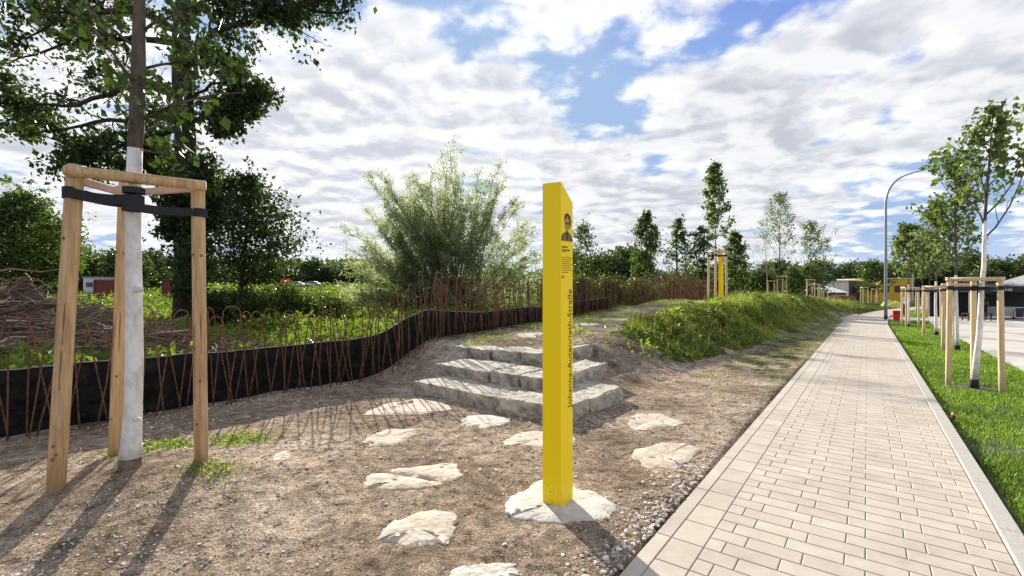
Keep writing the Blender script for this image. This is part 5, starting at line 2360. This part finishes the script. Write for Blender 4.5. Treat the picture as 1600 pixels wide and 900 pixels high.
mb.tube([(0, 0, .0), (0, 0, .25), (0, 0, .6), (0, 0, .64)], np.array([.2, .17, .15, .13]), 14)
mb.build('drape', M['wine'], root, smooth=True)
mb = MB()
mb.tube([(0, 0, .64), (0, 0, .68)], .14, 14)
mb.build('seat', M['black'], root)
for i, (u, lab) in enumerate(((1516, 'black folding table under the black tent, behind the nearest left post'), (1536, 'black folding table under the black tent, right of the white stem'))):
    root = place('folding_table', lab, 'table', u, 501, R(-5), 'black folding tables')
    mb = MB()
    mb.box((0, 0, .42), (.62, .5, .04))
    mb.build('top', M['black'], root)
    for sx in (-.27, .27):
        for sy in (-.2, .2):
            mb = MB()
            mb.box((sx, sy, .2), (.045, .045, .4))
            mb.build('leg', M['black'], root)
root = place('tall_banner', 'tall black roll up banner left of the black tent', 'banner', 1481.5, 501, R(-8))
mb = MB()
mb.box((0, 0, .82), (.46, .02, 1.55))
mb.build('panel', M['black'], root)
mb = MB()
mb.box((0, 0, .03), (.5, .2, .06))
mb.build('foot', M['steel'], root, bevel=.01)
# goods on a counter in the grey tent
M['goods'] = mat('mixed goods', (.30, .12, .05), (.5, .4, .2), .6, 14)
root = place('counter', 'dark counter with jars and bottles inside the grey tent', 'counter', 1586, 495, R(-6), dy=1.6)
mb = MB()
mb.box((0, 0, .45), (1.9, .5, .9))
mb.build('front', M['black'], root)
rr = random.Random(9)
for i in range(14):
    xx = -.85 + i * .13
    mb = MB()
    hh = rr.uniform(.16, .3)
    mb.tube([(xx, 0, .9), (xx, 0, .9 + hh * .7), (xx, 0, .9 + hh * .8), (xx, 0, .9 + hh)], np.array([.045, .045, .02, .02]), 8)
    o = mb.build('bottle', M['goods'] if i % 3 else M['wine'], smooth=True)
    o.location = root.location
    o.rotation_euler = root.rotation_euler
    tag(o, 'small bottle standing on the dark counter in the grey tent', 'bottle', 'bottles on the counter')


# ------------------------------------------------------------------ distant buildings, containers, vehicles, heaps
def building(name, label, cat, u0, u1, vb, vt, Y, m, roofm, depth=10, pitched=0, wins=0, group=None, sunk=1.5, rz=0):
    p = W((u0 + u1) / 2, vb, Y)
    gz = tz(p.x, p.y)
    root = thing(name, label, cat, (p.x, p.y, gz), group, rz)
    w = (u1 - u0) / F * Y
    H = W(u0, vt, Y).z - gz
    mb = MB()
    mb.box((0, depth / 2, (H - sunk) / 2), (w, depth, H + sunk))
    mb.build('wall', m, root)
    mb = MB()
    if pitched:
        V = [(-w / 2 - .3, -.3, H), (w / 2 + .3, -.3, H), (w / 2 + .3, depth + .3, H), (-w / 2 - .3, depth + .3, H), (-w / 2 - .3, depth / 2, H + pitched), (w / 2 + .3, depth / 2, H + pitched)]
        mb.add(V, [[0, 1, 5, 4], [2, 3, 4, 5], [0, 4, 3], [1, 2, 5], [3, 2, 1, 0]])
    else:
        mb.box((0, depth / 2, H + .1), (w + .2, depth + .2, .2))
    mb.build('roof', roofm, root)
    for i in range(wins):
        mb = MB()
        xx = -w / 2 + w * (i + .5) / wins
        mb.box((xx, -.03, H * .55), (w / wins * .5, .08, H * .3))
        mb.build('window', M['glass'], root)
    return root, w, H


M['glass'] = mat('dark window glass', (.02, .025, .03), rough=.1)
M['redbox'] = mat('dull red steel', (.16, .022, .022), (.22, .04, .035), .6, 3)
M['yellowbox'] = mat('yellow cladding', (.62, .36, .02), (.68, .41, .03), .6, 1)
M['greybox'] = mat('dark grey cladding', (.05, .06, .07), (.07, .08, .09), .6, 1)
M['paleroof'] = mat('pale sheet roof', (.55, .54, .52), (.65, .64, .62), .6, 2)
M['brick'] = mat('rust brown boards', (.25, .09, .04), (.35, .14, .06), .8, 2)


def container(u0, u1, label, Y=62, depth=2.44):
    p = W((u0 + u1) / 2, 458, Y)
    gz = tz(p.x, p.y)
    root = thing('shipping_container', label, 'container', (p.x, p.y, gz), 'red containers', R(8))
    w = (u1 - u0) / F * Y
    H = 2.3
    mb = MB()
    k = int(w / .28)
    prof = []
    for i in range(k):
        a = -w / 2 + w * i / k
        b = w / k
        prof += [(a, 0), (a + b * .3, 0), (a + b * .5, .05), (a + b * .8, .05)]
    prof += [(w / 2, 0), (w / 2, depth), (-w / 2, depth)]
    mb.prism([(x, y, .15) for (x, y) in prof], (0, 0, H - .25))
    mb.build('wall', M['redbox'], root)
    mb = MB()
    for z in (.08, H - .02):
        mb.box((0, -.02, z), (w + .08, .12, .14))
    for sx in (-1, 1):
        mb.box((sx * (w / 2 + .01), -.02, H / 2), (.12, .14, H - .19))
    mb.build('frame', M['redbox'], root)
    mb = MB()
    mb.box((0, depth / 2, H + .02), (w - .1, depth - .1, .06))
    mb.build('roof', M['redbox'], root)


container(150, 196, 'dull red shipping container seen left of the white painted trunk')
container(256, 296, 'dull red shipping container between the white trunk and the big dark trunk')


def car(u, vb, Y, label, m, rz=0):
    p = W(u, vb, Y)
    root = thing('parked_car', label, 'car', (p.x, p.y, tz(p.x, p.y)), 'parked cars in the distance', rz)
    mb = MB()
    prof = [(-2.1, .35), (-2.1, .8), (-1.2, .95), (-.7, 1.4), (.9, 1.42), (1.7, .95), (2.1, .85), (2.1, .35)]
    mb.prism([(x, -.85, z) for (x, z) in prof], (0, 1.7, 0))
    mb.build('body', m, root, bevel=.08)
    for y_ in (-.86, .86):
        mb = MB()
        mb.prism([(x, y_, z) for (x, z) in ((-1.1, .97), (-.65, 1.34), (.85, 1.36), (1.5, .97))], (0, .02 if y_ > 0 else -.02, 0))
        mb.build('side_window', M['glass'], root)
    for sx in (-1.3, 1.3):
        for sy in (-.8, .8):
            mb = MB()
            mb.tube([(sx, sy - .1, .33), (sx, sy + .1, .33)], .33, 14)
            mb.build('wheel', M['black'], root)
    return root


M['carwhite'] = mat('white car paint', (.68, .69, .70), rough=.3)
M['carsilver'] = mat('silver car paint', (.35, .37, .39), rough=.3, metal=.3)
car(242, 442, 110, 'white car far beyond the brush heap beside the red container', M['carwhite'], .1)
car(462, 441, 118, 'white parked car below the distant tree row, left one', M['carwhite'], .15)
car(488, 441, 122, 'silver parked car below the distant tree row, right one', M['carsilver'], .05)


def red_panels():
    p = W(446, 442, 125)
    root = thing('red_sign', 'bright orange red twin board glowing in sunlight under the distant trees', 'sign', (p.x, p.y, tz(p.x, p.y)))
    M['orange'] = mat('orange red board', (.8, .10, .04), rough=.5)
    for sx in (-.75, .75):
        mb = MB()
        mb.box((sx, 0, 1.3), (1.2, .06, 1.5))
        mb.build('board', M['orange'], root, bevel=.02)
        mb = MB()
        mb.box((sx, .08, .9), (.1, .08, 2.2))
        mb.build('post', M['steel'], root)


red_panels()
building('grey_shed', 'low pale grey shed left of the dull red container', 'shed', 130, 150, 456, 434, 80, M['paleroof'], M['tentgrey'], 5, wins=1)
building('yellow_hall', 'bright yellow hall behind the street lamp and verge trees', 'building', 1376, 1428, 470, 436, 90, M['yellowbox'], M['paleroof'], 12, wins=3)
building('grey_hall', 'low dark blue grey hall left of the street lamp', 'building', 1326, 1362, 470, 440, 95, M['greybox'], M['greybox'], 10, wins=2)
building('low_hall', 'long low hall with pale roof behind the frame cluster', 'building', 1278, 1322, 470, 457, 80, M['brick'], M['paleroof'], 10, 1.1, wins=4)


def heap(label, u, vb, Y, w, h, m, name, cat, seed):
    rng = np.random.default_rng(seed)
    p = W(u, vb, Y)
    n = 20
    xs = np.linspace(-1, 1, n)
    X, Yg = np.meshgrid(xs, xs)
    r = np.sqrt(X ** 2 + Yg ** 2)
    Z = np.clip(1 - r ** 2, 0, 1) ** .7 * (1 + .5 * fbm(X * 3, Yg * 3, seed, 3)) * h - .05
    i, j = np.meshgrid(np.arange(n - 1), np.arange(n - 1), indexing='ij')
    q = np.stack([i * n + j, i * n + j + 1, (i + 1) * n + j + 1, (i + 1) * n + j], -1).reshape(-1, 4)
    o = fastmesh(name, np.stack([X * w / 2, Yg * w / 2.6, Z], -1).reshape(-1, 3), [q], m, smooth=True)
    o.location = (p.x, p.y, tz(p.x, p.y))
    tag(o, label, cat)


M['lemon'] = mat('yellow green tarpaulin', (.50, .48, .06), (.62, .60, .12), .6, 4, bump=.03, bscale=4)
heap('yellow green tarpaulin heap just right of the street lamp base', 1394, 478, 50, 1.9 * 1.3, .75, M['lemon'], 'tarpaulin_heap', 'tarpaulin', 3)
M['soilheap'] = mat('brown soil heap', (.20, .13, .08), (.32, .23, .15), .95, 2, bump=.05, bscale=4)
heap('brown soil heap behind the bank near the low hall', 1308, 467, 62, 4.5, 1.2, M['soilheap'], 'soil_heap', 'soil heap', 5)
root = thing('rusty_box', 'rust orange steel box at the end of the bank', 'box', tuple(W(1325.5, 469, 52)), rz=.3)
root.location.z = tz(root.location.x, root.location.y)
mb = MB()
mb.prism([(-.55, -.4, 0), (.55, -.4, 0), (.6, -.45, .95), (-.6, -.45, .95)], (0, .9, 0))
mb.build('body', M['brick'], root, bevel=.03)
mb = MB()
mb.box((0, 0, .98), (1.3, 1.0, .06))
mb.build('rim', M['rust'], root)
